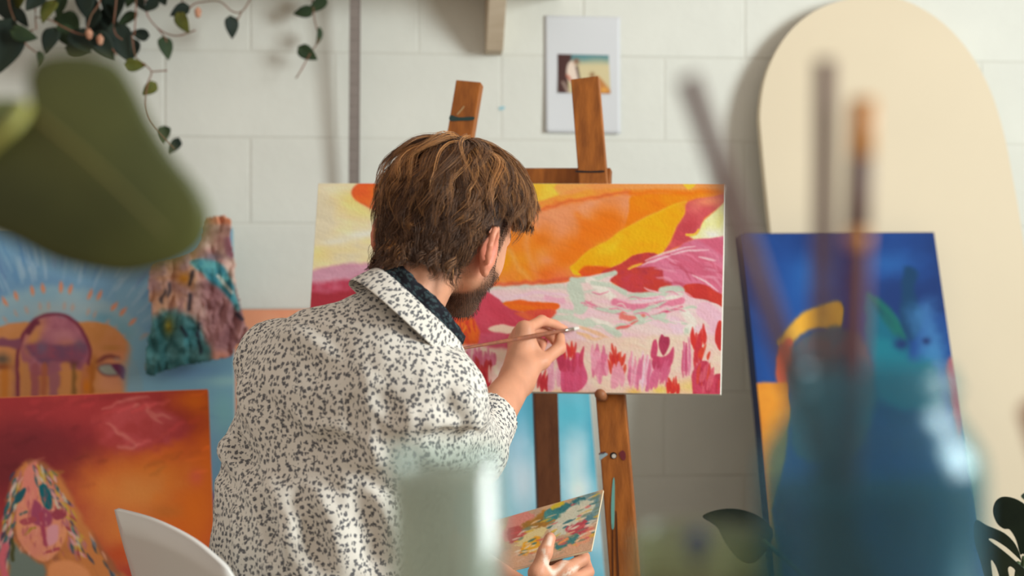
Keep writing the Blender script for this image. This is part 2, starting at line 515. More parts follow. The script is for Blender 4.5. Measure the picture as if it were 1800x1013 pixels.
    p.poly([(1290, 350), (1258, 370), (1238, 387), (1226, 410), (1212, 416), (1230, 424), (1260, 424), (1290, 424)], (236, 226, 184), 2.5, 2, col2=(238, 216, 138))
    p.blob(1255, 412, 20, 9, (232, 230, 214), .9); p.blob(1266, 384, 9, 18, (238, 212, 120), .6)
    p.line([(1208, 414), (1222, 413), (1228, 404)], 4, (240, 190, 60), 1.5)
    # mauve mountain
    p.poly([(1158, 450), (1185, 440), (1212, 424), (1245, 420), (1290, 424), (1290, 545), (1262, 520), (1225, 500), (1180, 512), (1120, 505), (1060, 488), (1090, 470), (1130, 460)], (196, 92, 120), 2, 2, col2=(204, 112, 142), cf=.05, ang=35)
    p.poly([(1058, 486), (1062, 476), (1090, 466), (1122, 445), (1156, 447), (1140, 460), (1118, 470), (1160, 472), (1165, 500), (1140, 516), (1105, 512), (1080, 500)], (176, 56, 64), 2, 2.5, col2=(190, 62, 54), cf=.06)
    p.poly([(1085, 498), (1110, 482), (1150, 488), (1180, 500), (1168, 515), (1120, 516)], (188, 58, 50), 4, 3, col2=(182, 60, 74))
    p.line([(1104, 472), (1118, 467), (1128, 463)], 5, (242, 176, 60), 1.5, taper=True)
    for k in range(26):
        x = r.uniform(1140, 1262); y = r.uniform(432, 500); L = r.uniform(14, 40); s = r.uniform(.15, .9)
        p.line([(x, y), (x + L * .6, y + L * s * .25), (x + L, y + L * s)], r.uniform(2, 5), r.choice([(214, 130, 156), (188, 78, 104), (222, 156, 178), (178, 66, 90)]), 1.5, a=.55, taper=True)
    for q in ([(1135, 458), (1165, 446), (1200, 437), (1222, 433)], [(1180, 447), (1210, 441), (1246, 440)], [(1130, 466), (1160, 455), (1178, 450)], [(1228, 452), (1246, 456), (1258, 458)], [(1218, 484), (1240, 496), (1262, 512)]):
        p.line(q, 3.4, (232, 196, 206), 1.4, 1, a=.9, taper=True)
    p.poly([(1198, 508), (1212, 500), (1236, 500), (1262, 514), (1290, 532), (1290, 556), (1266, 540), (1240, 528), (1214, 524)], (196, 60, 50), 2, 2.5, col2=(186, 52, 48))
    # pale cloud band
    p.poly([(835, 512), (860, 504), (950, 500), (1000, 496), (1030, 487), (1082, 478), (1072, 494), (1105, 513), (1150, 516), (1180, 504), (1196, 508), (1215, 524), (1250, 532), (1290, 556), (1290, 620), (980, 620), (960, 575), (985, 545), (930, 535), (880, 530)], (222, 198, 196), 2, 3, col2=(228, 188, 198), cf=.05, ang=15)
    sage = (186, 198, 184); pk = (214, 124, 152); lp = (232, 190, 204); wh = (226, 216, 208)
    p.line([(860, 506), (930, 502), (990, 505)], 9, sage, 3, 2, a=.6)
    p.line([(850, 502), (900, 498), (960, 495), (1005, 488)], 6, (204, 84, 56), 3, 2, a=.9)
    for q, w_, c_ in (
        ([(1005, 492), (1040, 490), (1080, 480)], 9, sage), ([(1010, 505), (1016, 525), (1020, 540)], 26, sage), ([(1036, 494), (1060, 510), (1080, 528)], 14, wh),
        ([(1040, 498), (1072, 502), (1100, 516)], 9, sage), ([(1108, 524), (1140, 518), (1165, 520)], 11, sage), ([(1165, 512), (1185, 508), (1196, 512)], 14, sage),
        ([(905, 520), (950, 514), (1000, 520)], 7, lp), ([(960, 524), (990, 528)], 10, (224, 170, 190)), ([(1080, 532), (1120, 540), (1160, 534), (1198, 528)], 12, pk),
        ([(1112, 530), (1150, 526), (1190, 522)], 8, lp), ([(1165, 527), (1196, 522)], 7, wh), ([(1115, 548), (1150, 540), (1172, 528)], 6, sage), ([(1130, 564), (1165, 550), (1200, 540)], 5, (206, 88, 124)),
        ([(1030, 530), (1060, 545), (1100, 552)], 6, pk), ([(1045, 540), (1075, 548), (1110, 545)], 8, sage), ([(1095, 555), (1115, 562), (1130, 558)], 14, (216, 118, 110)), ([(1120, 550), (1128, 566)], 10, sage),
        ([(1075, 580), (1105, 570), (1135, 562), (1165, 556)], 10, sage), ([(1160, 560), (1185, 566), (1210, 572)], 8, sage), ([(1195, 545), (1215, 540), (1226, 543)], 6, sage),
        ([(1078, 580), (1098, 575), (1120, 566)], 5, (218, 100, 100)), ([(970, 560), (1000, 560), (1030, 570)], 12, sage), ([(985, 548), (1005, 550)], 9, sage),
        ([(1030, 565), (1060, 572), (1085, 588)], 14, sage), ([(1020, 575), (1045, 585), (1070, 595)], 8, (226, 178, 146)), ([(1015, 585), (1040, 595), (1060, 594)], 7, (226, 180, 140)),
        ([(1040, 560), (1065, 568), (1080, 574)], 8, wh), ([(1185, 566), (1192, 580)], 18, lp), ([(1205, 550), (1218, 568), (1208, 580)], 14, wh), ([(1206, 580), (1206, 592)], 9, sage),
        ([(1240, 545), (1262, 570), (1258, 610)], 30, (222, 178, 196)), ([(1232, 540), (1250, 560)], 10, (218, 176, 192))):
        p.line(q, w_, c_, 1.8, 2.2, taper=(w_ < 9))
    for k in range(34):
        x = r.uniform(1020, 1190); y = r.uniform(505, 575); L = r.uniform(14, 36)
        p.line([(x, y), (x + L * .5, y + r.uniform(-3, 5)), (x + L, y + r.uniform(-4, 9))], r.uniform(1.5, 3.5), r.choice([lp, wh, pk, sage, (228, 170, 190)]), 1.2, a=.8, taper=True)
    # crimson hill and orange patch on the left, behind the hand
    p.poly([(780, 560), (830, 530), (850, 512), (868, 520), (895, 540), (915, 548), (938, 572), (905, 600), (850, 615), (780, 615)], (188, 62, 82), 2, 2.5, col2=(196, 78, 98), cf=.05, ang=40)
    p.poly([(884, 534), (905, 528), (940, 530), (980, 534), (978, 545), (955, 552), (925, 550), (900, 545)], (226, 118, 24), 2, 2.5, col2=(216, 92, 30), ang=5, cf=.1)
    p.poly([(905, 550), (930, 545), (976, 545), (972, 560), (950, 566), (930, 562), (915, 555)], (206, 74, 62), 3, 3, col2=(214, 96, 60))
    p.poly([(858, 578), (880, 570), (902, 574), (925, 575), (900, 586), (872, 586)], (224, 192, 172), 2, 2)
    p.poly([(835, 590), (870, 586), (910, 588), (985, 590), (985, 614), (900, 618), (830, 618)], (184, 60, 86), 3, 3, col2=(196, 84, 108))
    p.poly([(800, 552), (815, 550), (832, 560), (842, 585), (838, 606), (815, 612), (790, 606)], (218, 100, 34), 3, 3, col2=(196, 60, 46), cf=.1, ang=80)
    for k in range(16):
        x = r.uniform(802, 836); y = r.uniform(570, 606)
        p.line([(x, y), (x + r.uniform(-5, 5), y - r.uniform(10, 24))], 3.2, r.choice([(192, 54, 44), (230, 130, 40), (206, 74, 40)]), 1, taper=True)
    # ground with flowers
    p.poly([(780, 615), (900, 612), (985, 600), (1080, 595), (1180, 590), (1290, 600), (1290, 720), (780, 720)], (228, 200, 182), 5, 4, col2=(226, 186, 184), cf=.03)
    p.blob(1215, 680, 40, 14, (238, 190, 110), .8); p.blob(1115, 690, 14, 8, (240, 180, 90), .9); p.blob(1160, 686, 16, 8, (240, 186, 90), .9); p.blob(985, 690, 40, 5, (232, 176, 130), .7)
    def strokes(x0, x1, y0, y1, cols, n, w=(4, 8), lean=0.0, fan=0.0, L=(20, 40)):
        for k in range(n):
            x = r.uniform(x0, x1); y = r.uniform(y0, y1); l = r.uniform(*L)
            dx = lean * l + fan * (x - (x0 + x1) / 2) / max(1, (x1 - x0) / 2) * l
            p.line([(x, y), (x + dx * .4, y - l * .5), (x + dx, y - l)], r.uniform(*w), r.choice(cols), 1.3, 1.2, taper=True, a=.9)
    strokes(815, 870, 640, 655, [(208, 120, 150), (198, 98, 130), (216, 142, 166)], 22, L=(18, 34))
    p.poly([(800, 690), (802, 664), (830, 658), (842, 672), (860, 690)], (196, 80, 110), 3, 3)
    strokes(836, 866, 672, 688, [(176, 44, 52), (188, 54, 60), (166, 38, 46)], 26, w=(6, 9), L=(18, 48))
    strokes(860, 880, 670, 690, [(222, 186, 176)], 8, L=(14, 30))
    strokes(945, 968, 680, 690, [(182, 48, 58), (196, 62, 66)], 14, L=(14, 34), lean=.15)
    strokes(962, 982, 650, 688, [(214, 150, 172), (220, 168, 184)], 10, w=(7, 11), L=(20, 44))
    p.poly([(985, 640), (988, 624), (1000, 634), (1010, 620), (1020, 622), (1028, 645), (1032, 672), (1020, 686), (1000, 690), (987, 686)], (202, 86, 124), 2, 2, col2=(196, 74, 110), cf=.12, ang=88)
    strokes(985, 1024, 640, 655, [(178, 58, 88), (190, 66, 96)], 14, w=(5, 8), L=(20, 36), fan=.2)
    strokes(994, 1014, 625, 632, [(204, 62, 48), (196, 54, 56)], 10, w=(3, 5), L=(14, 30), fan=.3)
    strokes(1042, 1068, 636, 676, [(214, 130, 158), (206, 110, 142), (222, 152, 174)], 34, w=(6, 9), L=(20, 34))
    strokes(1075, 1096, 632, 664, [(200, 58, 46), (192, 48, 48), (206, 72, 52)], 22, w=(4, 6), L=(14, 28), fan=.25)
    strokes(1076, 1098, 660, 686, [(220, 150, 170)], 10, w=(7, 10), L=(14, 26))
    strokes(1104, 1146, 664, 690, [(216, 138, 164), (224, 168, 186), (228, 190, 206), (202, 104, 140)], 34, w=(3, 6), L=(26, 56), lean=.1)
    p.poly([(1157, 606), (1162, 588), (1168, 592), (1176, 594), (1177, 606), (1170, 622), (1164, 624)], (160, 50, 82), 1.5, 1, col2=(172, 62, 92))
    p.poly([(1143, 626), (1147, 602), (1153, 597), (1156, 612), (1152, 630)], (190, 70, 106), 1.5, 1)
    p.poly([(1146, 640), (1150, 626), (1162, 628), (1175, 622), (1184, 610), (1185, 624), (1178, 645), (1166, 654), (1152, 652)], (190, 72, 108), 2, 1.5, col2=(180, 62, 96), cf=.15, ang=85)
    strokes(1140, 1156, 680, 690, [(204, 100, 136)], 8, w=(4, 6), L=(30, 42), lean=.2)
    strokes(1160, 1172, 665, 680, [(200, 92, 128)], 8, w=(4, 5), L=(24, 36), lean=.3)
    strokes(1200, 1218, 636, 664, [(202, 108, 142), (190, 74, 112), (214, 140, 166)], 14, w=(3, 4), L=(30, 60))
    strokes(1216, 1238, 600, 615, [(200, 52, 48), (196, 60, 60)], 12, w=(5, 8), L=(14, 30))
    strokes(1222, 1232, 620, 650, [(192, 52, 62)], 8, w=(5, 7), L=(24, 46), lean=-.05)
    strokes(1226, 1250, 625, 632, [(204, 66, 48)], 10, w=(3, 5), L=(12, 22), lean=.3)
    p.poly([(1217, 690), (1216, 660), (1226, 640), (1236, 634), (1248, 640), (1254, 662), (1262, 658), (1290, 664), (1290, 704), (1220, 704)], (192, 66, 92), 2, 2, col2=(182, 56, 80), cf=.12, ang=70)
    strokes(1222, 1264, 668, 692, [(206, 92, 112), (176, 50, 74), (200, 66, 60)], 24, w=(4, 6), L=(16, 40), lean=.15)
    strokes(1166, 1196, 686, 694, [(204, 58, 46), (196, 48, 48)], 18, w=(4, 5), L=(10, 26), fan=.15)
    p.poly([(1257, 590), (1262, 566), (1269, 565), (1273, 585), (1272, 605), (1266, 617), (1258, 604)], (200, 58, 46), 1.5, 1.5, col2=(190, 50, 50))
    p.grain(0.05, .12, 20)

mTL, mTR, mBR, mBL = P(559, 322, 2.595), P(1275, 323, 2.447), P(1267, 694, 2.38), P(536, 684, 2.53)
painting('easel_canvas', 'unfinished orange and pink landscape canvas standing on the easel', 'painting', mTL, mTR, mBR, mBL, 0.018, 620, 320, paint_main, canvas_edge, gain=1.25)

# ---- blue canvas leaning on the arched board
def lean(px_tl, px_tr, ytl, ytr, xbl, xbr, ybl, ybr):
    """upper corners by pixel and distance, lower corners on the floor (pixel column, distance)"""
    a = P(px_tl[0], px_tl[1], ytl); b = P(px_tr[0], px_tr[1], ytr)
    c_ = np.array([(xbr - CX) / FPX * ybr, ybr, 0.0]); d = np.array([(xbl - CX) / FPX * ybl, ybl, 0.0])
    return a, b, c_, d
def paint_blue(p):
    p.poly([(1200, 350), (1900, 350), (1900, 1500), (1200, 1500)], (24, 62, 128), 2, 0, smooth=False, col2=(20, 48, 104), cf=.012)
    p.blob(1400, 520, 60, 90, (28, 78, 150), .8); p.blob(1560, 460, 50, 26, (36, 92, 158), .8); p.blob(1420, 480, 26, 40, (34, 92, 160), .7)
    p.blob(1480, 430, 120, 26, (18, 50, 112), .7); p.blob(1360, 640, 40, 90, (26, 74, 146), .7)
    p.poly([(1520, 520), (1545, 530), (1590, 580), (1600, 620), (1570, 650), (1540, 640), (1520, 600)], (16, 92, 116), 8, 6)
    p.poly([(1530, 525), (1560, 540), (1585, 575), (1592, 600), (1565, 580), (1545, 555)], (20, 92, 90), 7, 5, col2=(18, 76, 86))
    p.line([(1525, 518), (1560, 545), (1590, 590)], 8, (20, 96, 88), 5, taper=True)
    p.poly([(1590, 470), (1612, 480), (1608, 520), (1625, 560), (1600, 600), (1580, 560), (1585, 520)], (16, 56, 92), 6, 5)
    p.poly([(1600, 545), (1640, 530), (1655, 590), (1660, 640), (1640, 640), (1618, 600)], (60, 112, 166), 18, 10, a=.75); p.blob(1635, 640, 26, 40, (60, 126, 170), .8)
    p.poly([(1535, 600), (1560, 600), (1600, 630), (1640, 640), (1650, 720), (1540, 700)], (20, 106, 124), 10, 6)
    p.blob(1585, 605, 12, 9, (22, 40, 92), .9); p.blob(1628, 600, 7, 6, (20, 36, 84), .9)
    p.poly([(1370, 600), (1400, 560), (1440, 538), (1480, 532), (1480, 575), (1440, 578), (1405, 590), (1385, 612)], (226, 172, 62), 4, 3, col2=(216, 158, 50))
    p.poly([(1364, 640), (1376, 600), (1392, 605), (1390, 690), (1372, 690)], (200, 92, 66), 4, 3)
    p.poly([(1392, 610), (1440, 580), (1480, 576), (1520, 600), (1540, 700), (1500, 800), (1400, 800), (1388, 690)], (62, 90, 104), 8, 5, col2=(92, 88, 96))
    p.poly([(1300, 674), (1385, 672), (1392, 720), (1380, 800), (1360, 900), (1420, 1300), (1300, 1300)], (214, 140, 44), 2, 2, smooth=False, col2=(204, 128, 40))
    p.poly([(1665, 640), (1690, 630), (1700, 720), (1720, 800), (1700, 820), (1672, 720)], (160, 86, 96), 5, 4)
    p.poly([(1690, 740), (1720, 740), (1790, 1200), (1700, 1200)], (46, 84, 126), 5, 4)
blue_side = attr_material('painted_side', 0.6)
bq = lean((1304, 410), (1642, 408), 3.17, 3.26, 1398, 1776, 2.90, 2.99)
blue_root = painting('canvas_painting', 'deep blue canvas with yellow band leaning on the arched board', 'painting', *bq, 0.038, 230, 300, paint_blue, material('navy_side', (26, 40, 84), 0.6), gain=1.12, mat=oil_matte)

# ---- big blue canvas with rays and an arch of faces, left
def paint_rays(p):
    r = random.Random(11)
    p.poly([(-400, 300), (520, 300), (520, 1500), (-400, 1500)], (110, 152, 188), 2, 0, smooth=False, col2=(122, 166, 194), cf=.012)
    cx, cy = 95, 690
    for k in range(130):
        a = math.radians(r.uniform(-190, 10)); r0 = r.uniform(190, 240); r1 = r0 + r.uniform(30, 110)
        p.line([(cx + r0 * math.cos(a), cy + r0 * math.sin(a)), (cx + r1 * math.cos(a), cy + r1 * math.sin(a))], r.uniform(3, 7), r.choice([(160, 188, 208), (92, 140, 184), (146, 180, 202), (100, 134, 178)]), 2, a=.7, taper=True)
    p.poly([(cx + 188 * math.cos(math.radians(a)), cy + 188 * math.sin(math.radians(a))) for a in range(0, 360, 15)], (146, 178, 192), 9, 6, col2=(134, 172, 192))
    p.blob(110, 545, 90, 16, (156, 176, 184), .8); p.blob(215, 590, 26, 30, (110, 160, 176), .8); p.blob(180, 560, 26, 10, (104, 156, 178), .8)
    for k, a in enumerate(range(-176, -20, 8)):
        ar = math.radians(a + r.uniform(-2, 2)); r0 = 176 + r.uniform(-4, 4)
        p.line([(cx + r0 * math.cos(ar), cy + r0 * math.sin(ar)), (cx + (r0 + 17) * math.cos(ar), cy + (r0 + 17) * math.sin(ar))], 7, (212, 138, 104), 1.8, taper=True)
        r0 = 148
        p.line([(cx + r0 * math.cos(ar + .05), cy + r0 * math.sin(ar + .05)), (cx + (r0 + 12) * math.cos(ar + .05), cy + (r0 + 12) * math.sin(ar + .05))], 5, (196, 150, 132), 2, a=.7, taper=True)
    # peach arch
    p.poly([(-60, 600), (0, 574), (40, 566), (160, 566), (196, 574), (220, 596), (231, 620), (233, 720), (-60, 720)], (204, 140, 92), 2, 2, col2=(196, 132, 74), cf=.03)
    p.blob(200, 620, 26, 22, (206, 132, 96), .8); p.blob(205, 670, 40, 30, (210, 142, 110), .8)
    p.poly([(34, 620), (45, 585), (70, 560), (100, 553), (130, 565), (150, 590), (158, 625), (150, 650), (120, 650), (60, 660)], (178, 112, 128), 4, 3, col2=(158, 92, 112), cf=.06)
    p.blob(62, 590, 12, 30, (214, 152, 70), .8, rot=25); p.blob(105, 590, 30, 14, (190, 128, 136), .8); p.blob(118, 610, 16, 10, (200, 130, 90), .8)
    p.poly([(45, 610), (70, 602), (110, 608), (150, 604), (150, 625), (130, 645), (105, 640), (90, 650), (60, 630)], (146, 78, 98), 5, 4, col2=(120, 78, 104), cf=.08)
    p.blob(74, 612, 12, 14, (122, 98, 122), .8); p.blob(140, 606, 10, 10, (112, 90, 110), .8); p.blob(128, 640, 12, 6, (110, 62, 70), .9)
    for x, w_, c_ in ((62, 16, (158, 88, 96)), (78, 10, (172, 98, 70)), (94, 18, (156, 96, 110)), (116, 18, (206, 140, 84)), (130, 8, (128, 92, 50)), (150, 14, (184, 114, 84)), (160, 10, (170, 98, 40)), (44, 12, (196, 134, 84)), (28, 10, (176, 116, 90)), (8, 14, (196, 120, 50))):
        p.line([(x, 645), (x + 1, 672), (x - 2, 705)], w_, c_, 3, 3, a=.9)
    p.line([(32, 700), (30, 640), (33, 612), (45, 582), (66, 560), (96, 552), (125, 560), (146, 585), (158, 615), (156, 640)], 6, (122, 52, 74), 1.6, 1)
    p.line([(50, 585), (58, 570), (66, 566)], 9, (112, 50, 68), 2)
    p.poly([(0, 594), (18, 596), (36, 596), (34, 612), (14, 610), (-10, 606)], (134, 78, 98), 3, 3); p.blob(4, 632, 15, 9, (92, 82, 72), .9); p.blob(2, 645, 18, 5, (138, 76, 50), .9)
    # the lens-shaped eye
    p.line([(172, 636), (188, 628), (208, 628)], 7, (132, 72, 64), 2); p.poly([(172, 646), (190, 640), (212, 648), (218, 656), (200, 660), (182, 658)], (150, 156, 146), 1.5, 1, edge=(108, 58, 70))
    p.poly([(196, 642), (212, 640), (220, 650), (217, 668), (208, 658)], (106, 50, 82), 1.5, 1); p.blob(206, 632, 6, 4, (176, 150, 136), .8); p.blob(196, 612, 20, 7, (178, 122, 62), .8); p.blob(166, 640, 7, 16, (160, 96, 44), .8)
    p.blob(152, 680, 8, 18, (206, 118, 24), .9)
    # lower right strip of sky
    p.poly([(233, 600), (300, 590), (430, 640), (430, 720), (233, 720)], (120, 168, 192), 12, 6, a=.9); p.blob(330, 655, 60, 14, (110, 150, 190), .8); p.blob(400, 670, 40, 10, (150, 196, 200), .8)
    p.blob(395, 730, 24, 40, (122, 178, 186), .9); p.blob(398, 830, 16, 70, (110, 158, 178), .8)
    p.poly([(372, 870), (392, 876), (404, 900), (400, 935), (385, 950), (370, 945)], (88, 96, 150), 4, 3); p.poly([(374, 898), (386, 904), (388, 922), (380, 934), (370, 930)], (24, 96, 112), 2, 1, edge=(176, 60, 90))
    p.poly([(366, 950), (420, 940), (420, 1400), (366, 1400)], (108, 152, 180), 6, 5)
rq = lean((-130, 404), (408, 398), 3.12, 3.17, -230, 418, 2.90, 2.95)
painting('canvas_painting', 'large blue canvas with painted rays over an arch of eyes', 'painting', *rq, 0.03, 300, 400, paint_rays, material('pale_blue_side', (150, 186, 196), 0.6), gain=1.12, mat=oil_matte)

# ---- salmon canvas showing behind the painter's shoulder
sq = lean((396, 544), (640, 543), 3.24, 3.27, 388, 646, 3.10, 3.12)
painting('canvas_painting', 'plain salmon-orange canvas leaning on the wall behind the painter', 'painting', *sq, 0.02, 60, 60,
         lambda p: p.poly([(300, 400), (700, 400), (700, 1600), (300, 1600)], (222, 146, 112), 2, 0, smooth=False, col2=(226, 156, 122), cf=.02),
         material('salmon_side', (214, 140, 108), 0.6), gain=1.12, mat=oil_matte)

# ---- red canvas with the veiled face, in front of the blue one
def paint_red(p):
    r = random.Random(21)
    p.poly([(-400, 600), (520, 600), (520, 1700), (-400, 1700)], (166, 58, 54), 2, 0, smooth=False, col2=(150, 48, 50), cf=.012)
    p.blob(60, 775, 110, 50, (112, 38, 44), .95); p.blob(20, 830, 90, 60, (104, 36, 42), .9); p.blob(120, 820, 60, 40, (118, 38, 44), .8); p.blob(150, 720, 90, 30, (158, 52, 54), .8)
    p.blob(345, 705, 40, 26, (216, 106, 30), .95); p.blob(370, 800, 34, 90, (214, 100, 30), .95); p.blob(300, 790, 50, 30, (206, 96, 36), .8)
    p.blob(270, 830, 100, 34, (206, 104, 30), .9); p.blob(190, 860, 60, 40, (204, 106, 44), .9); p.blob(255, 870, 80, 50, (206, 132, 66), .95); p.blob(220, 930, 80, 60, (206, 124, 60), .9)
    p.blob(340, 900, 50, 70, (214, 108, 28), .9); p.blob(300, 960, 80, 60, (204, 100, 30), .8); p.blob(210, 975, 20, 14, (180, 72, 34), .8); p.blob(290, 900, 24, 12, (176, 104, 44), .5)
    p.poly([(170, 735), (230, 712), (285, 718), (335, 752), (310, 775), (270, 790), (220, 790), (180, 775)], (168, 62, 62), 12, 9, col2=(178, 72, 74), cf=.04)
    for q in ([(190, 745), (215, 765), (240, 782)], [(205, 785), (225, 788), (245, 780)], [(255, 712), (270, 735), (285, 745)], [(235, 715), (243, 712)], [(180, 720), (220, 705), (260, 700)], [(265, 725), (300, 735)]):
        p.line(q, 5, (206, 122, 112), 3, 3, a=.7, taper=True)
    p.blob(345, 838, 14, 16, (206, 92, 66), .8)
    # veiled head
    p.poly([(10, 900), (18, 850), (38, 818), (58, 808), (85, 818), (110, 845), (130, 880), (150, 920), (190, 980), (230, 1060), (-60, 1060), (-10, 960)], (190, 118, 66), 6, 4, col2=(150, 90, 60), cf=.06, ang=60)
    p.poly([(28, 930), (30, 880), (42, 845), (60, 838), (88, 850), (112, 878), (122, 915), (112, 955), (90, 982), (70, 986), (45, 968), (32, 950)], (206, 128, 108), 3, 2, col2=(212, 140, 100))
    p.poly([(40, 840), (52, 815), (66, 812), (68, 850), (66, 890), (52, 900), (42, 880)], (206, 122, 108), 4, 3)
    for k in range(220):
        t = r.random(); side = r.choice([-1, 1])
        if side > 0: x = 70 + 75 * t + r.uniform(-16, 10); y = 820 + 150 * t ** 1.3 + r.uniform(-10, 10); dx, dy = 9, 14
        else: x = 38 - 34 * t + r.uniform(-14, 8); y = 825 + 170 * t + r.uniform(-8, 8); dx, dy = -6, 16
        p.line([(x, y), (x + dx * r.uniform(.5, 1.4), y + dy * r.uniform(.5, 1.6))], r.uniform(3, 6), r.choice([(186, 150, 60), (54, 62, 84), (150, 60, 66), (206, 150, 150), (40, 90, 96), (170, 100, 110), (190, 180, 160)]), 1.5, a=.85, taper=True)
    p.poly([(68, 856), (80, 852), (90, 870), (92, 892), (84, 896), (74, 884)], (18, 92, 102), 1.5, 1); p.poly([(28, 872), (42, 858), (46, 862), (38, 880), (26, 886)], (30, 82, 92), 1.5, 1)
    p.poly([(60, 880), (74, 890), (92, 905), (88, 925), (70, 925), (55, 915)], (150, 66, 92), 3, 2); p.poly([(90, 900), (112, 895), (116, 908), (98, 914)], (146, 60, 74), 2, 1); p.poly([(34, 916), (58, 908), (64, 916), (44, 924)], (160, 70, 80), 2, 1)
    p.line([(72, 905), (76, 930), (80, 958)], 8, (156, 62, 84), 2); p.poly([(82, 930), (100, 922), (102, 948), (86, 960)], (206, 142, 150), 3, 2); p.line([(78, 974), (92, 968), (102, 966)], 5, (164, 70, 78), 1.5)
    p.line([(45, 940), (54, 930), (62, 928)], 4, (150, 122, 40), 1.5); p.line([(36, 905), (46, 900)], 3.5, (50, 90, 90), 1.5)
    p.poly([(20, 960), (40, 970), (66, 990), (80, 1000), (76, 1060), (20, 1060)], (106, 118, 110), 5, 4); p.poly([(84, 1000), (110, 985), (140, 992), (160, 1020), (160, 1100), (80, 1100)], (212, 138, 90), 5, 4)
    for k in range(20):
        t = r.random(); x = 150 + 60 * t; y = 935 + 90 * t + r.uniform(-8, 8)
        p.line([(x, y), (x + 9, y + 16)], 4, r.choice([(90, 110, 130), (206, 150, 120), (170, 90, 50), (190, 120, 60), (60, 70, 80)]), 1.5, a=.8, taper=True)
    for k in range(70):
        x = r.uniform(34, 112); y = r.uniform(850, 975); l = r.uniform(5, 14)
        p.line([(x, y), (x + r.uniform(-4, 4), y + l)], r.uniform(2, 4.5), r.choice([(214, 142, 118), (176, 92, 92), (198, 116, 84), (222, 160, 140), (150, 70, 84)]), 1.5, a=.5, taper=True)
    for k in range(60):
        x = r.uniform(0, 370); y = r.uniform(690, 860); l = r.uniform(12, 40); c_ = p.C[np.argmin((p.X - x) ** 2 + (p.Y - y) ** 2)]
        p.line([(x, y), (x + l, y - l * r.uniform(.1, .6))], r.uniform(3, 8), np.clip(c_ * r.uniform(.82, 1.2), 0, 255), 4, 3, a=.6, taper=True)
    p.line([(8, 960), (4, 990), (10, 1013)], 12, (196, 96, 108), 3); p.line([(22, 950), (22, 985)], 6, (70, 70, 40), 2)
dq = lean((-190, 706), (365, 684), 2.66, 2.73, -270, 398, 2.42, 2.50)
painting('canvas_painting', 'red and orange canvas with a veiled face leaning on the blue canvas', 'painting', *dq, 0.02, 330, 420, paint_red, material('orange_side', (206, 116, 60), 0.6), gain=1.12, mat=oil_matte)

# ---- pale turquoise canvas behind the easel legs
def paint_teal(p):
    p.poly([(700, 500), (1150, 500), (1150, 1500), (700, 1500)], (110, 184, 206), 2, 0, smooth=False, col2=(86, 170, 198), cf=.012)
    p.blob(900, 780, 40, 70, (142, 190, 216), .9); p.blob(920, 850, 34, 70, (206, 222, 234), .9); p.blob(1015, 810, 30, 60, (196, 226, 236), .9); p.blob(1020, 860, 30, 30, (222, 236, 242), .9)
    p.blob(890, 730, 24, 30, (70, 166, 196), .8); p.blob(1000, 725, 40, 30, (92, 186, 208), .8); p.blob(1048, 780, 14, 80, (62, 158, 186), .9); p.blob(940, 730, 14, 60, (78, 160, 186), .7)
    p.blob(1050, 940, 30, 50, (190, 216, 228), .8); p.blob(1066, 900, 8, 50, (40, 136, 176), .9); p.blob(890, 950, 30, 50, (190, 216, 220), .8)
    p.grain(.06, .06, 85, .15)
tq = lean((760, 560), (1026, 560), 3.14, 3.15, 740, 1090, 2.98, 3.0)
painting('canvas_painting', 'pale turquoise canvas leaning on the wall behind the easel legs', 'painting', *tq, 0.03, 180, 260, paint_teal, canvas_edge, gain=1.12, mat=oil_matte)
# ------------------------------------------------------------------ easel
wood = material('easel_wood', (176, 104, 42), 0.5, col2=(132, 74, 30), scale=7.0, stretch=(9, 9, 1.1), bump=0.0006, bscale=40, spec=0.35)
wood_shaded = material('easel_wood_shaded', (112, 66, 40), 0.5, col2=(92, 52, 32), scale=7.0, stretch=(9, 9, 1.1), bump=0.0005, bscale=40, spec=0.35)  # same wood, shade on the rear leg put into a darker colour
def ground(px, Y):
    return np.array([(px - CX) / FPX * Y, Y, 0.0])
cn = nrm(np.cross(mTR - mTL, mBL - mTL)); cn = cn if cn[1] < 0 else -cn      # canvas normal
cup = nrm(mTR - mBR)
plane_p = (mTR + mBR + mTL + mBL) / 4 - cn * (0.018 + 0.0125)                  # centre plane of the legs
def LP(px, py): return ray_plane(px, py, plane_p, cn)
easel = empty('easel', ground(960, 2.4), 'brown wooden tripod easel holding the landscape canvas', 'easel')
def to_floor(a, b):
    a = np.asarray(a); b = np.asarray(b); t = a[2] / (a[2] - b[2]); return a + (b - a) * t
a = LP(1029, 140); b = LP(1087, 860); leg_r = (a, to_floor(a, b))
leg_obj = link('leg', beam('leg', leg_r[0], leg_r[1], 0.05, 0.025, face=cn), wood, easel)
a = LP(826, 146); b = LP(736, 680); leg_l = (a, to_floor(a, b))
leg_obj_l = link('leg', beam('leg', leg_l[0], leg_l[1], 0.047, 0.025, face=cn), wood, easel)
back = -cn * 0.0255
link('crossbar', beam('crossbar', LP(778, 306) + back, LP(1071, 306) + back, 0.030, 0.025, face=cn), wood, easel)
ra = LP(938, 330) + back * 2.0; rb = P(961, 790, 2.715)
link('rear_leg', beam('rear_leg', ra, to_floor(ra, rb), 0.045, 0.03, face=(0.12, -1, 0)), wood_shaded, easel)
dowel = material('dowel_wood', (150, 96, 62), 0.5)
for px in (1062, 752):
    c0 = LP(px, 695 if px > 900 else 690) + cn * 0.0
    c0 = c0 + cup * (-0.004)
    V, F = tube_arrays([c0, c0 + cn * 0.052, c0 + cn * 0.058], [0.0085, 0.0095, 0.006], 14)
    link('support_peg', np_mesh('support_peg', V, F), dowel, easel)
bolt_m = material('dull_metal', (120, 112, 104), 0.4, metallic=0.8)
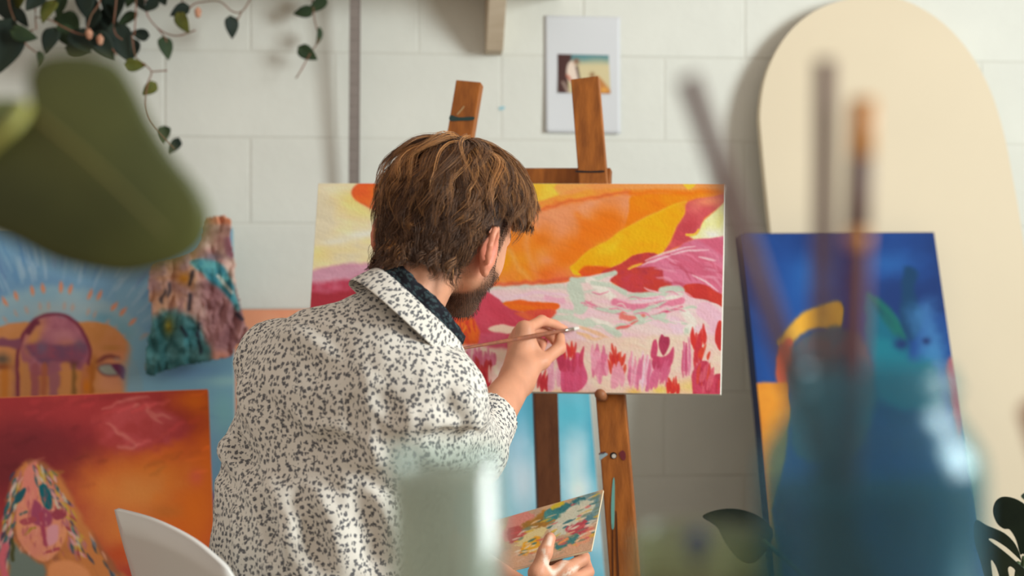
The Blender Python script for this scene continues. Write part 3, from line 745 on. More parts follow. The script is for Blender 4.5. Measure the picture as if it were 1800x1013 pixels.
hole_m = material('dark_hole', (30, 22, 18), 0.9)
leg_ax = nrm(leg_r[1] - leg_r[0])
def on_leg(px, py, lift=0.0): return LP(px, py) + cn * (0.0125 + lift)
def disc(name, c, r, n, h, mat, par, sx=1.0):
    n = nrm(n); u = nrm(np.cross(n, (0, 0, 1))); v = np.cross(n, u)
    ring = [c + (u * math.cos(t) * sx + v * math.sin(t)) * r for t in np.linspace(0, 2 * np.pi, 18, endpoint=False)]
    return link(name, prism(name, ring, n * h), mat, par)
disc('bolt_hole', on_leg(1080, 802, .0002), 0.0058, cn, .0006, hole_m, leg_obj)
disc('bolt', on_leg(1081, 803, .0008), 0.0036, cn, .0012, material('bolt_white', (206, 200, 190), .4), leg_obj)
def smear(pts, col, name='paint_smear', pln=on_leg):
    ring = [pln(x, y, .0002) for x, y in catmull(pts, 3, True)]
    return link(name, prism(name, ring, cn * .0007), material('smear', col, .45), leg_obj if pts[0][0] > 900 else leg_obj_l)
smear([(1079, 845), (1082, 846), (1082, 890), (1081, 927), (1077, 928), (1076, 890)], (112, 176, 168))
smear([(1090, 799), (1096, 793), (1101, 798), (1101, 808), (1096, 810)], (112, 40, 48))
smear([(1056, 800), (1064, 797), (1070, 800), (1062, 806), (1056, 810)], (150, 176, 186))
smear([(1056, 797), (1066, 795), (1064, 799), (1055, 801)], (96, 48, 46))
smear([(1015.5, 303), (1040, 304), (1062, 303), (1062, 306.5), (1040, 307), (1015.5, 306.5)], (46, 30, 26))
smear([(795, 206), (810, 210), (835, 209), (834, 215), (812, 216), (794, 216)], (36, 62, 60))
smear([(806, 204), (812, 197), (818, 190), (819, 192), (813, 200), (807, 206)], (176, 140, 96))
# knots and dark grain runs
for pts in ([(1084, 905), (1086, 905), (1088, 960), (1090, 1010), (1087, 1012), (1085, 960)], [(1078, 930), (1079.5, 930), (1080, 1010), (1078, 1010)]):
    smear(pts, (84, 46, 24), 'wood_grain')

# ------------------------------------------------------------------ shelf with its bracket, the ruler, the paper print
pale = material('pale_wood', (206, 190, 168), 0.6, col2=(192, 174, 150), scale=6, stretch=(1.5, 8, 8), bump=.0004, bscale=50)
zs = W(760, -6)[2]
s0 = np.dot(W(-160, 0) - WP0, WDIR); s1 = np.dot(W(985, 0) - WP0, WDIR)
shelf = empty('wall_shelf', wall_local((s0 + s1) / 2, 0.1, zs), 'pale wooden wall shelf on a wedge-shaped bracket above the ruler', 'shelf')
cc = [wall_local(s0, .19, zs), wall_local(s1, .19, zs), wall_local(s1, .19, zs + .022), wall_local(s0, .19, zs + .022)]
cc += [wall_local(s0, .001, zs), wall_local(s1, .001, zs), wall_local(s1, .001, zs + .022), wall_local(s0, .001, zs + .022)]
link('shelf_board', hexa('shelf_board', cc, .002), pale, shelf)
sb = np.dot(W(867, 90) - WP0, WDIR); zb = W(862, 97)[2]
def bracket(s):
    w_ = .040
    pr = [(.001, zs - .0005), (.150, zs - .0005), (.150, zs - .02), (.045, zb + .004), (.001, zb)]
    return prism('bracket', [wall_local(s - w_ / 2, o, z) for o, z in pr], WDIR * w_, .0015)
link('bracket', bracket(sb), pale, shelf); link('bracket', bracket(s0 + .08), pale, shelf)
# hanging steel ruler
steel = material('ruler_steel', (150, 142, 138), .42, metallic=.55, var=.05, scale=30, spec=.5)
rul_t = ray_plane(624.5, -30, WP0 + WN * .075, WN); rul_b = ray_plane(621.5, 470, WP0 + WN * .03, WN)
ruler = empty('steel_ruler', rul_b, 'grey steel ruler hanging on the wall beside the painter', 'ruler')
rul_top = rul_t + (rul_t - rul_b) * .02
rf = nrm(np.cross(rul_b - rul_t, WDIR)); rf = rf if rf[1] < 0 else -rf
blade = link('blade', beam('blade', rul_top, rul_b, .0255, .0016, face=rf, bevel=.0004), steel, ruler)
mk = material('ruler_marks', (96, 90, 88), .5)
ax = rul_b - rul_t; Lr = np.linalg.norm(ax); ax = ax / Lr; side = nrm(np.cross(ax, rf))
if side[0] < 0: side = -side
bm = bmesh.new()
k = 0; d = 0.005
tickV = []; tickF = []
while d < Lr - .004:
    ln = .011 if k % 5 == 0 else .006
    for sg in ((-1, 1) if k % 5 == 0 else (1,)):
        c0 = rul_t + ax * d + rf * .0010
        e = side * .0125 * sg; e2 = side * (.0125 - ln) * sg
        q = [c0 + e, c0 + e2, c0 + e2 + ax * .0009, c0 + e + ax * .0009]
        n0 = len(tickV); tickV += q; tickF.append((n0, n0 + 1, n0 + 2, n0 + 3))
    k += 1; d += .005
bm.free()
tag(link('graduation_marks', np_mesh('graduation_marks', np.array(tickV), tickF, smooth=False), mk, blade), kind='stuff')
# white sheet with a small colour print
def quadgrid(c, nx, ny, bulge=0.0, n=None):
    TL, TR, BR, BL_ = map(np.asarray, c)
    U, Vv = np.meshgrid(np.linspace(0, 1, nx), np.linspace(0, 1, ny)); U = U.ravel()[:, None]; Vv = Vv.ravel()[:, None]
    G = (TL * (1 - U) + TR * U) * (1 - Vv) + (BL_ * (1 - U) + BR * U) * Vv
    if n is not None: G = G + n * bulge * (Vv ** 2 * (0.4 + 0.6 * (2 * U - 1) ** 2))
    i = np.arange(nx * ny).reshape(ny, nx)
    return G, np.stack([i[:-1, :-1], i[1:, :-1], i[1:, 1:], i[:-1, 1:]], -1).reshape(-1, 4)
sheet = empty('paper_print', W(1025, 235, .003), 'white sheet with a small beach print taped on the wall above the easel', 'paper print')
pq = [W(957, 27, .002), W(1090, 30, .002), W(1090, 236, .003), W(959, 233, .003)]
G, F = quadgrid(pq, 24, 30, .006, WN)
me = np_mesh('sheet', G, F); o = link('sheet', me, material('white_paper', (214, 217, 222), .6), sheet)
o.modifiers.new('solid', 'SOLIDIFY').thickness = .0004
G, F = quadgrid([W(980, 95, .0032), W(1070, 97, .0032), W(1073, 165, .0042), W(981, 163, .0042)], 70, 52, .004, WN)
X, Y = proj(G); p = Paint(X, Y, (120, 150, 150))
p.poly([(960, 80), (1100, 80), (1100, 125), (960, 125)], (86, 130, 136), 12, 0, smooth=False); p.poly([(960, 118), (1100, 112), (1100, 180), (960, 180)], (196, 184, 146), 10, 2)
p.poly([(975, 90), (1003, 92), (1000, 120), (996, 170), (975, 170)], (72, 48, 46), 3, 3); p.poly([(1046, 136), (1056, 140), (1075, 166), (1040, 168)], (178, 120, 70), 3, 2); p.blob(1062, 158, 6, 4, (220, 160, 70), .9)
p.poly([(999, 112), (1009, 108), (1014, 125), (1018, 142), (1003, 146), (996, 130)], (214, 196, 182), 2, 1); p.blob(1013, 108, 5, 5, (130, 84, 66), .95); p.line([(1014, 118), (1018, 138)], 3.5, (66, 46, 50), 1.5)
p.line([(997, 132), (1004, 142)], 4, (184, 112, 94), 1.5); p.line([(990, 145), (998, 162)], 5, (150, 130, 120), 2); p.blob(1041, 132, 4, 4, (120, 80, 50), .9)
link('colour_print', np_mesh('colour_print', G, F, p.albedo(1.2)), oil_matte, o)

# ------------------------------------------------------------------ arched board leaning on the wall
ap = WP0 + WN * .012 + np.array([0, 0, W(1540, -5)[2]])
alean = math.radians(7.5)
an = nrm(WN * math.cos(alean) + np.array([0, 0, math.sin(alean)]))
def AP(px, py): return ray_plane(px, py, ap + an * .028, an)
left = [(1393, 770), (1356, 420), (1339, 250), (1337, 190), (1350, 125), (1384, 63), (1432, 22), (1490, 1), (1545, -5), (1602, 8), (1660, 45), (1706, 97), (1741, 162), (1764, 235), (1781, 320), (1801, 440), (1851, 800)]
ring = [AP(x, y) for x, y in left]
ring = list(catmull(ring, 4))
b0 = to_floor(AP(1356, 420), AP(1393, 770)); b1 = to_floor(AP(1801, 440), AP(1851, 800))
ring = [b0 - 0 * an] + ring + [b1]
arch = prism('arched_board', ring, -an * .028, .002)
zmin = min(v.co.z for v in arch.vertices)
arch.transform(Matrix.Translation((0, 0, -zmin)))
tag(link('arched_board', arch, material('arch_beige', (222, 208, 182), .65, var=.02, scale=3)), 'large beige round-topped board leaning against the white wall', 'board')

# ------------------------------------------------------------------ paint-stiff cloth hung over the corner of the blue canvas
outl = catmull([(360, 384), (404, 383), (406, 420), (414, 462), (416, 500), (430, 560), (437, 590), (436, 612), (418, 606), (405, 628), (372, 634), (345, 640), (318, 644), (285, 655), (268, 662), (254, 652), (258, 610), (266, 560), (262, 500), (266, 462), (300, 452), (335, 440), (350, 420)], 4, True)
nxg, nyg = 92, 140
gx, gy = np.meshgrid(np.linspace(250, 440, nxg), np.linspace(380, 665, nyg)); gx = gx.ravel(); gy = gy.ravel()
ins = np.zeros(len(gx), bool); m_ = len(outl)
for k in range(m_):
    ax_, ay_ = outl[k]; bx_, by_ = outl[(k + 1) % m_]
    cnd = (ay_ > gy) != (by_ > gy)
    ins ^= cnd & (gx < ax_ + (gy - ay_) * (bx_ - ax_) / ((by_ - ay_) if abs(by_ - ay_) > 1e-9 else 1e-9))
fold = 0.030 * (np.abs(fbm(gx * .018 + 3, gy * .008, 3) - .5) * 4 - .5) + 0.014 * (np.abs(fbm(gx * .05 + 9, gy * .025, 3) - .5) * 4 - .5) + .004 * fbm(gx * .2, gy * .2, 2)
Yd = 3.045 - np.clip(fold, -.03, .05)
Vr = np.stack([(gx - CX) / FPX * Yd, Yd, H - (gy - CY) / FPX * Yd], 1)
p = Paint(gx, gy, (176, 142, 132))
p.poly([(330, 370), (410, 370), (418, 500), (340, 480)], (188, 146, 140), 6, 4, col2=(206, 178, 166), cf=.05); p.line([(362, 386), (404, 388)], 14, (206, 136, 104), 4); p.poly([(395, 420), (412, 420), (415, 450), (400, 450)], (162, 112, 126), 5, 3)
p.poly([(262, 450), (345, 440), (335, 540), (290, 560), (268, 540)], (188, 146, 118), 8, 6, col2=(170, 136, 136), cf=.05); p.blob(324, 490, 11, 10, (198, 136, 40), .9); p.blob(300, 520, 16, 20, (196, 150, 122), .8)
p.poly([(255, 660), (258, 570), (300, 545), (345, 560), (365, 600), (368, 640), (300, 665)], (56, 104, 108), 8, 8, col2=(84, 134, 138), cf=.05); p.blob(296, 574, 8, 14, (166, 150, 50), .9); p.blob(334, 596, 14, 14, (70, 140, 152), .8)
p.poly([(355, 500), (390, 480), (420, 520), (436, 600), (400, 630), (365, 600), (350, 550)], (136, 94, 98), 9, 7, col2=(164, 122, 124), cf=.05); p.blob(355, 545, 10, 22, (196, 164, 156), .8, rot=-15); p.blob(425, 585, 10, 14, (196, 152, 150), .9); p.blob(390, 625, 16, 8, (196, 128, 108), .8)
p.poly([(335, 462), (365, 455), (395, 470), (410, 500), (420, 540), (414, 545), (395, 515), (365, 490)], (52, 120, 138), 4, 4, col2=(90, 160, 166), cf=.08); p.line([(382, 485), (396, 500), (408, 515)], 5, (206, 206, 196), 2); p.blob(376, 452, 16, 6, (110, 106, 122), .8)
for q in ([(290, 510), (284, 530)], [(334, 520), (332, 545)], [(352, 570), (346, 590)], [(300, 500), (296, 520)], [(340, 480), (336, 500)], [(350, 590), (352, 622)], [(425, 560), (418, 552)], [(318, 575), (326, 590)]):
    p.line(q, 6, (38, 40, 52), 2, 3, a=.85)
i = np.arange(nxg * nyg).reshape(nyg, nxg)
F = np.stack([i[:-1, :-1], i[1:, :-1], i[1:, 1:], i[:-1, 1:]], -1).reshape(-1, 4)
F = F[ins[F].all(1)]
used = np.unique(F); rem = -np.ones(len(gx), int); rem[used] = np.arange(len(used))
cl = tag(link('paint_cloth', np_mesh('paint_cloth', Vr[used], rem[F], p.albedo(1.2)[used]), oil_matte), 'crumpled paint-stained cloth hanging over the corner of the ray painting', 'cloth')
sd = cl.modifiers.new('solid', 'SOLIDIFY'); sd.thickness = .004; sd.offset = -1
# ------------------------------------------------------------------ implicit-surface modelling for the figure
def roundcone(a, b, r1, r2):
    a = np.asarray(a, float); b = np.asarray(b, float)
    lo = np.minimum(a - r1, b - r2); hi = np.maximum(a + r1, b + r2)
    L2 = float(np.dot(b - a, b - a)) + 1e-12
    def f(p):
        t = np.clip(((p - a) @ (b - a)) / L2, 0, 1)
        q = p - (a + t[..., None] * (b - a))
        return np.sqrt((q * q).sum(-1)) - (r1 + (r2 - r1) * t)
    return lo, hi, f
def ellipsoid(c, ax, rad):
    c = np.asarray(c, float); A = np.asarray(ax, float); rad = np.asarray(rad, float)
    if ax is HAX: rad = rad * HS
    R = rad.max()
    def f(p):
        q = (p - c) @ A.T
        k0 = np.sqrt(((q / rad) ** 2).sum(-1)); k1 = np.sqrt(((q / rad ** 2) ** 2).sum(-1)) + 1e-9
        return k0 * (k0 - 1) / k1
    return c - R, c + R, f
def slices(S, r, fw):
    """S rows: centre(3), half width, half depth; stacked along z"""
    S = sorted(S, key=lambda q: q[0][2])
    Z = np.array([q[0][2] for q in S]); CXs = np.array([q[0][0] for q in S]); CYs = np.array([q[0][1] for q in S])
    A = np.array([q[1] for q in S]); B = np.array([q[2] for q in S])
    R = A.max() + .02
    lo = np.array([CXs.min() - R, CYs.min() - R, Z[0]]); hi = np.array([CXs.max() + R, CYs.max() + R, Z[-1]])
    def f(p):
        z = p[..., 2]
        dx = p[..., 0] - np.interp(z, Z, CXs); dy = p[..., 1] - np.interp(z, Z, CYs)
        a = np.interp(z, Z, A); b = np.interp(z, Z, B)
        u = dx * r[0] + dy * r[1]; v = dx * fw[0] + dy * fw[1]
        k0 = np.sqrt((u / a) ** 2 + (v / b) ** 2) + 1e-9; k1 = np.sqrt((u / a ** 2) ** 2 + (v / b ** 2) ** 2) + 1e-9
        d = k0 * (k0 - 1) / k1
        return np.maximum(d, np.maximum(Z[0] - z, z - Z[-1]))
    return lo, hi, f
class Field:
    def __init__(self, lo, hi, h):
        self.lo = np.asarray(lo, float); self.h = h
        self.n = np.ceil((np.asarray(hi, float) - self.lo) / h).astype(int) + 1
        self.F = np.full(self.n, 0.25, np.float32)
    def region(self, lo, hi, pad):
        a = np.clip(np.floor((lo - pad - self.lo) / self.h).astype(int), 0, self.n); b = np.clip(np.ceil((hi + pad - self.lo) / self.h).astype(int) + 1, 0, self.n)
        return a, b
    def grid(self, a, b):
        g = np.stack(np.meshgrid(*[np.arange(a[i], b[i]) for i in range(3)], indexing='ij'), -1)
        return self.lo + g * self.h
    def add(self, prim, k=0.01, cut=False):
        lo, hi, f = prim
        a, b = self.region(lo, hi, k + 3 * self.h + .008)
        if (b <= a).any(): return
        s = tuple(slice(a[i], b[i]) for i in range(3))
        d = f(self.grid(a, b)).astype(np.float32)
        F = self.F[s]
        if cut:
            d = -d; hh = np.clip(k - np.abs(F - d), 0, None) / k if k > 0 else 0
            self.F[s] = np.maximum(F, d) + hh * hh * k * .25
        else:
            hh = np.clip(k - np.abs(F - d), 0, None) / k if k > 0 else 0
            self.F[s] = np.minimum(F, d) - hh * hh * k * .25
    def mesh(self):
        F = self.F; S = F < 0
        n0, n1, n2 = F.shape
        c = np.zeros((n0 - 1, n1 - 1, n2 - 1), np.uint8)
        cor = [(i, j, k) for i in (0, 1) for j in (0, 1) for k in (0, 1)]
        for i, j, k in cor: c += S[i:n0 - 1 + i, j:n1 - 1 + j, k:n2 - 1 + k]
        act = (c > 0) & (c < 8); idx = np.argwhere(act)
        vid = np.full(c.shape, -1, np.int32); vid[act] = np.arange(len(idx))
        vals = np.stack([F[idx[:, 0] + i, idx[:, 1] + j, idx[:, 2] + k] for i, j, k in cor], 1)
        pos = np.zeros((len(idx), 3)); cnt = np.zeros(len(idx)); cora = np.array(cor, float)
        for a in range(8):
            for b in range(a + 1, 8):
                if abs(cora[a] - cora[b]).sum() != 1: continue
                m = (vals[:, a] < 0) != (vals[:, b] < 0)
                t = np.where(m, vals[:, a] / (vals[:, a] - vals[:, b] + 1e-20), 0)
                pos += np.where(m[:, None], cora[a] + t[:, None] * (cora[b] - cora[a]), 0); cnt += m
        V = self.lo + self.h * (idx + pos / cnt[:, None])
        faces = []
        for ax in range(3):
            sl0 = [slice(None)] * 3; sl1 = [slice(None)] * 3
            sl0[ax] = slice(0, -1); sl1[ax] = slice(1, None)
            df = S[tuple(sl0)] != S[tuple(sl1)]
            e = np.argwhere(df); o1, o2 = [q for q in range(3) if q != ax]
            ok = (e[:, o1] > 0) & (e[:, o2] > 0) & (e[:, o1] < c.shape[o1]) & (e[:, o2] < c.shape[o2]); e = e[ok]
            ins = S[e[:, 0], e[:, 1], e[:, 2]]
            def cell(d1, d2):
                q = e.copy(); q[:, o1] += d1; q[:, o2] += d2; return vid[q[:, 0], q[:, 1], q[:, 2]]
            Q = np.stack([cell(-1, -1), cell(0, -1), cell(0, 0), cell(-1, 0)], 1)
            flip = ins if ax != 1 else ~ins
            Q = np.where(flip[:, None], Q, Q[:, ::-1]); faces.append(Q)
        Fc = np.concatenate(faces); Fc = Fc[(Fc >= 0).all(1)]
        return V, Fc
def relax(V, F, it=2, lam=0.5):
    n = len(V)
    for _ in range(it):
        acc = np.zeros((n, 3)); cnt = np.zeros(n)
        for a in range(F.shape[1]):
            b = (a + 1) % F.shape[1]
            np.add.at(acc, F[:, a], V[F[:, b]]); np.add.at(acc, F[:, b], V[F[:, a]])
            cnt += np.bincount(F[:, a], minlength=n) + np.bincount(F[:, b], minlength=n)
        V = V + lam * (acc / np.maximum(cnt, 1)[:, None] - V)
    return V
def vnormals(V, F):
    N = np.zeros_like(V); fn = np.cross(V[F[:, 2]] - V[F[:, 0]], V[F[:, 3]] - V[F[:, 1]])
    for k in range(4): np.add.at(N, F[:, k], fn)
    return N / (np.linalg.norm(N, axis=1)[:, None] + 1e-12), fn

# ------------------------------------------------------------------ the painter: joints
BYAW = math.radians(30)
bf = np.array([math.sin(BYAW), math.cos(BYAW), 0.0]); br = np.array([math.cos(BYAW), -math.sin(BYAW), 0.0])
pelvis = P(562, 1150, 1.98)
neck0 = P(728, 550, 1.945)
HY, HP, HR = math.radians(29), math.radians(25), math.radians(6)
hf = np.array([math.sin(HY) * math.cos(HP), math.cos(HY) * math.cos(HP), -math.sin(HP)])
hr = np.array([math.cos(HY), -math.sin(HY), 0.0]); hu = np.cross(hr, hf)
hr, hu = hr * math.cos(HR) - hu * math.sin(HR), hu * math.cos(HR) + hr * math.sin(HR)
hc = P(800, 376, 2.015); HS = 1.035
HAX = np.stack([hf, hu, hr])
def HD(f, u, r): return hc + (hf * f + hu * u + hr * r) * HS
sho_l = P(490, 640, 2.06); sho_r = P(768, 706, 1.885)
elb_r = P(822, 792, 2.095); wri_r = P(909, 668, 2.30)
elb_l = np.array([-.250, 2.245, H - .330]); wri_l = P(938, 1062, 2.14)
knee_l = pelvis + bf * .42 - br * .10 + np.array([0, 0, -.07]); knee_r = pelvis + bf * .42 + br * .10 + np.array([0, 0, -.07])
ank_l = knee_l + bf * -.02; ank_l[2] = .09; ank_r = knee_r + bf * .04; ank_r[2] = .09

# hands: joint chains (pixel x, pixel y, distance) -> radii
def chain(field, pts, rad, k=.006):
    for (a, b, r1, r2) in zip(pts[:-1], pts[1:], rad[:-1], rad[1:]):
        field.add(roundcone(a, b, r1, r2), k)
R_IND = [P(922, 580, 2.345), P(952, 564, 2.385), P(975, 571, 2.412), P(993, 579, 2.425)]
R_MID = [P(916, 588, 2.370), P(946, 578, 2.412), P(968, 588, 2.430), P(975, 603, 2.432)]
R_RIN = [P(910, 598, 2.388), P(936, 594, 2.430), P(953, 604, 2.436), P(950, 620, 2.418)]
R_PIN = [P(907, 611, 2.396), P(927, 612, 2.430), P(939, 622, 2.430), P(934, 636, 2.410)]
R_THU = [P(924, 650, 2.310), P(953, 636, 2.330), P(983, 612, 2.365), P(984, 590, 2.400)]
def hand(field, wrist, fingers, thumb, elbow, s=1.0):
    field.add(roundcone(elbow, wrist, .042 * s, .0265 * s), .02)
    for c_ in fingers[:3]: field.add(roundcone(wrist, c_[0], .022 * s, .0125 * s), .014)
    field.add(roundcone(wrist, fingers[3][0], .019 * s, .011 * s), .014)
    for q in range(3): field.add(roundcone(fingers[q][0], fingers[q + 1][0], .0115 * s, .011 * s), .012)
    field.add(roundcone(wrist, thumb[0], .020 * s, .0165 * s), .018)
    field.add(roundcone(thumb[0], thumb[1], .0165 * s, .0118 * s), .014)
    field.add(roundcone(thumb[1], fingers[0][0], .008 * s, .009 * s), .014)   # web
    rr = [.0105, .0092, .0080, .0066]
    for q, c_ in enumerate(fingers):
        g = [1.0, 1.03, .97, .86][q] * s
        chain(field, c_, [r_ * g for r_ in rr], .005)
    chain(field, thumb[1:], [.0115 * s, .0108 * s, .0086 * s], .005)
L_THU = [P(952, 1042, 2.118), P(944, 1008, 2.100), P(958, 972, 2.112), P(967, 946, 2.128)]
L_IND = [P(992, 1004, 2.126), P(1024, 984, 2.158), P(1020, 958, 2.200), P(1002, 946, 2.222)]
L_MID = [P(1000, 1022, 2.140), P(1033, 1006, 2.178), P(1027, 980, 2.215), P(1006, 968, 2.232)]
L_RIN = [P(1000, 1040, 2.156), P(1032, 1028, 2.195), P(1026, 1004, 2.225), P(1005, 992, 2.235)]
L_PIN = [P(996, 1056, 2.170), P(1022, 1048, 2.204), P(1018, 1028, 2.226), P(1000, 1018, 2.232)]

# ---- body
TS = [  # torso slices: centre, half width, half depth
    (P(566, 1215, 1.99), .150, .115), (P(572, 1100, 1.99), .158, .118), (P(582, 980, 1.985), .160, .112), (P(592, 860, 1.98), .163, .112),
    (P(606, 760, 1.965), .166, .116), (P(622, 680, 1.955), .160, .112), (P(640, 620, 1.95), .125, .095), (P(662, 585, 1.945), .08, .075)]
def torso(field, g, skin=False):
    field.add(slices([(c_, a_ + g, b_ + g) for c_, a_, b_ in (TS[:-1] if skin else TS)], br, bf), .02)
    field.add(roundcone(P(668, 590, 1.95), sho_l, .060 + g, .050 + g), .05)
    field.add(roundcone(P(690, 618, 1.945), sho_r, .056 + g, .052 + g), .05)
    if not skin: field.add(roundcone(P(640, 625, 1.93), neck0 + np.array([-.008, 0, -.02]), .066 + g, .046 + g), .04)
    field.add(ellipsoid(P(535, 690, 1.945), np.stack([br, bf, [0, 0, 1]]), (.085 + g, .06 + g, .10 + g)), .05)   # shoulder blades
    field.add(ellipsoid(P(690, 730, 1.88), np.stack([br, bf, [0, 0, 1]]), (.075 + g, .06 + g, .10 + g)), .05)
allp = np.array([hc + .16, hc - .16, pelvis - .2, knee_l, knee_r, wri_l, L_IND[1], R_IND[3], ank_l - .05, ank_r, sho_l - .08, sho_r, elb_l, knee_l + .1, knee_r + .1])
B = Field(np.minimum(allp.min(0) - .03, [9, 9, .0]), allp.max(0) + .05, .0032)
torso(B, -.018, True)
B.add(roundcone(sho_l, elb_l, .045, .040), .03); B.add(roundcone(sho_r, elb_r, .047, .040), .03)
B.add(roundcone(pelvis - br * .08, pelvis + br * .08, .10, .10), .05)
for kn, an_, sg in ((knee_l, ank_l, -1), (knee_r, ank_r, 1)):
    B.add(roundcone(pelvis + br * .085 * sg, kn, .080, .056), .04); B.add(roundcone(kn, an_, .052, .036), .03)
    B.add(roundcone(an_ + np.array([0, 0, -.03]), an_ + bf * .13 + np.array([0, 0, -.055]), .036, .026), .03)
# neck and head
CN = nrm((.58, .28, .70)); CC = P(720, 562, 1.935)
B.add(roundcone(CC - CN * .05, HD(-.028, -.085, 0), .050, .051), .03)
B.add(ellipsoid(HD(-.004, .004, 0), HAX, (.094, .090, .074)), .01)                 # cranium
B.add(ellipsoid(HD(.040, -.040, 0), HAX, (.052, .062, .055)), .03)                 # face
B.add(roundcone(HD(.012, -.085, .052), HD(.070, -.100, .012), .018, .016), .025)   # jaw
B.add(roundcone(HD(.012, -.085, -.052), HD(.070, -.100, -.012), .018, .016), .025)
B.add(roundcone(HD(.074, -.101, .010), HD(.074, -.101, -.010), .015, .015), .02)   # chin
B.add(roundcone(HD(-.01, -.03, .055), HD(.02, -.08, .055), .018, .016), .03); B.add(roundcone(HD(-.01, -.03, -.055), HD(.02, -.08, -.055), .018, .016), .03)
B.add(roundcone(HD(.080, .006, .030), HD(.080, .006, -.030), .014, .014), .015)    # brow
B.add(roundcone(HD(.090, -.008, 0), HD(.112, -.050, 0), .007, .011), .010)         # nose
B.add(roundcone(HD(.098, -.054, .010), HD(.098, -.054, -.010), .008, .008), .008)
for sg in (1, -1):
    B.add(ellipsoid(HD(.094, -.014, .031 * sg), HAX, (.012, .011, .015)), .004, cut=True)
    B.add(ellipsoid(HD(.079, -.014, .031 * sg), HAX, (.0125, .0125, .0125)), .002)
    B.add(ellipsoid(HD(.066, -.045, .034 * sg), HAX, (.020, .024, .016)), .02)     # cheek
B.add(roundcone(HD(.096, -.074, .018), HD(.096, -.074, -.018), .0055, .0055), .005)
B.add(roundcone(HD(.094, -.085, .014), HD(.094, -.085, -.014), .0065, .0065), .005)
# ears: rim, lobe, bowl
for sg in (1, -1):
    ec = HD(-.012, -.058, .077 * sg)
    out = nrm(hr * sg * .85 - hf * .52); upv = nrm(hu * .97 - hf * .22); fwd = nrm(np.cross(upv, out))
    rim = []
    for t in np.linspace(-.35, 1.35, 12):
        a_ = math.pi * t
        rim.append(ec + upv * (.026 * math.sin(a_) + .004) + out * (.006 + .013 * max(0.0, .5 - .5 * math.cos(a_ + .4)) + .004) + (-hf) * (.010 * math.cos(a_) * -1))
    for a_, b_ in zip(rim[:-1], rim[1:]): B.add(roundcone(a_, b_, .0042, .0042), .004)
    B.add(ellipsoid(ec + out * .006, np.stack([out, upv, np.cross(out, upv)]), (.006, .026, .014)), .006)
    B.add(roundcone(ec - upv * .024 + out * .004, ec - upv * .030 + out * .008 + hf * .002, .0065, .006), .006)
hand(B, wri_r, [R_IND, R_MID, R_RIN, R_PIN], R_THU, elb_r)
hand(B, wri_l, [L_IND, L_MID, L_RIN, L_PIN], L_THU, elb_l, 1.02)
V, F = B.mesh(); V = relax(V, F, 1, .45)
N, _ = vnormals(V, F)
# skin colours
X, Y = proj(V); front = (N[:, 1] < .25)
skin = np.array((204, 146, 116.)); C = np.empty_like(V); C[:] = skin
C *= (1 + .10 * (fbm(V[:, 0] * 60 + V[:, 1] * 30, V[:, 2] * 60, 3) - .5))[:, None]
q = (V - hc) @ HAX.T / HS
def wgt(d, r): return np.clip(1 - d / r, 0, 1)
def mixc(m, col): 
    global C
    C = C + (np.array(col, float) - C) * np.clip(m, 0, 1)[:, None]
earm = np.minimum(np.linalg.norm(V - HD(-.016, -.058, .088), axis=1), np.linalg.norm(V - HD(-.016, -.058, -.088), axis=1)); mixc(wgt(earm, .05) * 1.1, (206, 122, 98))
sm = lambda a, b, x: np.clip((x - a) / (b - a), 0, 1)
isface = (np.linalg.norm(V - hc, axis=1) < .19)
beard = isface * sm(-.050, -.064, q[:, 1]) * sm(.000, .014, q[:, 0] + .25 * (q[:, 1] + .08)) * sm(-.150, -.135, q[:, 1])
side = isface * sm(.008, .016, q[:, 0]) * sm(.036, .030, q[:, 0]) * (np.abs(q[:, 2]) > .05) * sm(-.07, -.05, -np.abs(q[:, 1] + .02) - .0)
mixc(np.maximum(beard * .72, side * .55), (104, 76, 60))
mixc(isface * (np.abs(q[:, 1] + .080) < .010) * (np.abs(q[:, 2]) < .024) * (q[:, 0] > .088), (176, 98, 88))
for sg in (1, -1):
    de = np.linalg.norm(V - HD(.0905, -.014, .031 * sg), axis=1); mixc((de < .010) & (np.abs(q[:, 1] + .014) < .006), (224, 216, 208)); mixc(de < .0045, (70, 84, 90))
    mixc((np.abs(q[:, 1] - .010) < .005) * (np.abs(q[:, 2] - .031 * sg) < .02) * (q[:, 0] > .07), (96, 68, 52))
hairm = isface * ((q[:, 1] > .055) | ((q[:, 0] < .02) & (q[:, 1] > -.02)) | ((q[:, 0] < -.02) & (q[:, 1] > -.072))); mixc(hairm * (earm > .036), (70, 50, 40))
# knuckles a little redder, dried paint on the palette hand
for ch in (R_IND, R_MID, R_RIN, R_PIN, R_THU, L_IND, L_MID, L_RIN, L_PIN, L_THU):
    for j in ch[1:]: mixc(wgt(np.linalg.norm(V - j, axis=1), .016) * .35, (206, 122, 100))
hm = np.nonzero(front & (np.linalg.norm(V - wri_l, axis=1) < .16))[0]
pp = Paint(X[hm], Y[hm], 0); pp.C = C[hm].copy()
for q_ in ([(956, 968), (958, 980), (962, 990)], [(958, 985), (966, 1000), (974, 1010)], [(972, 1008), (984, 998), (994, 988)], [(990, 1012), (1004, 1006), (1014, 998)], [(968, 945), (966, 955)], [(1020, 972), (1028, 968)]):
    pp.line(q_, 7, (226, 210, 196), 2, 2, a=.85, dry=.25)
C[hm] = pp.C
body_me = np_mesh('person', V, F, np.clip(lin(C) * 1.12, 0, .9))
person = link('person', body_me, attr_material('skin', .48, bump=.0003, bscale=500, spec=.4, sss=.12))
tag(person, 'man seen from behind in floral shirt, seated and painting, holding brush and palette', 'person')

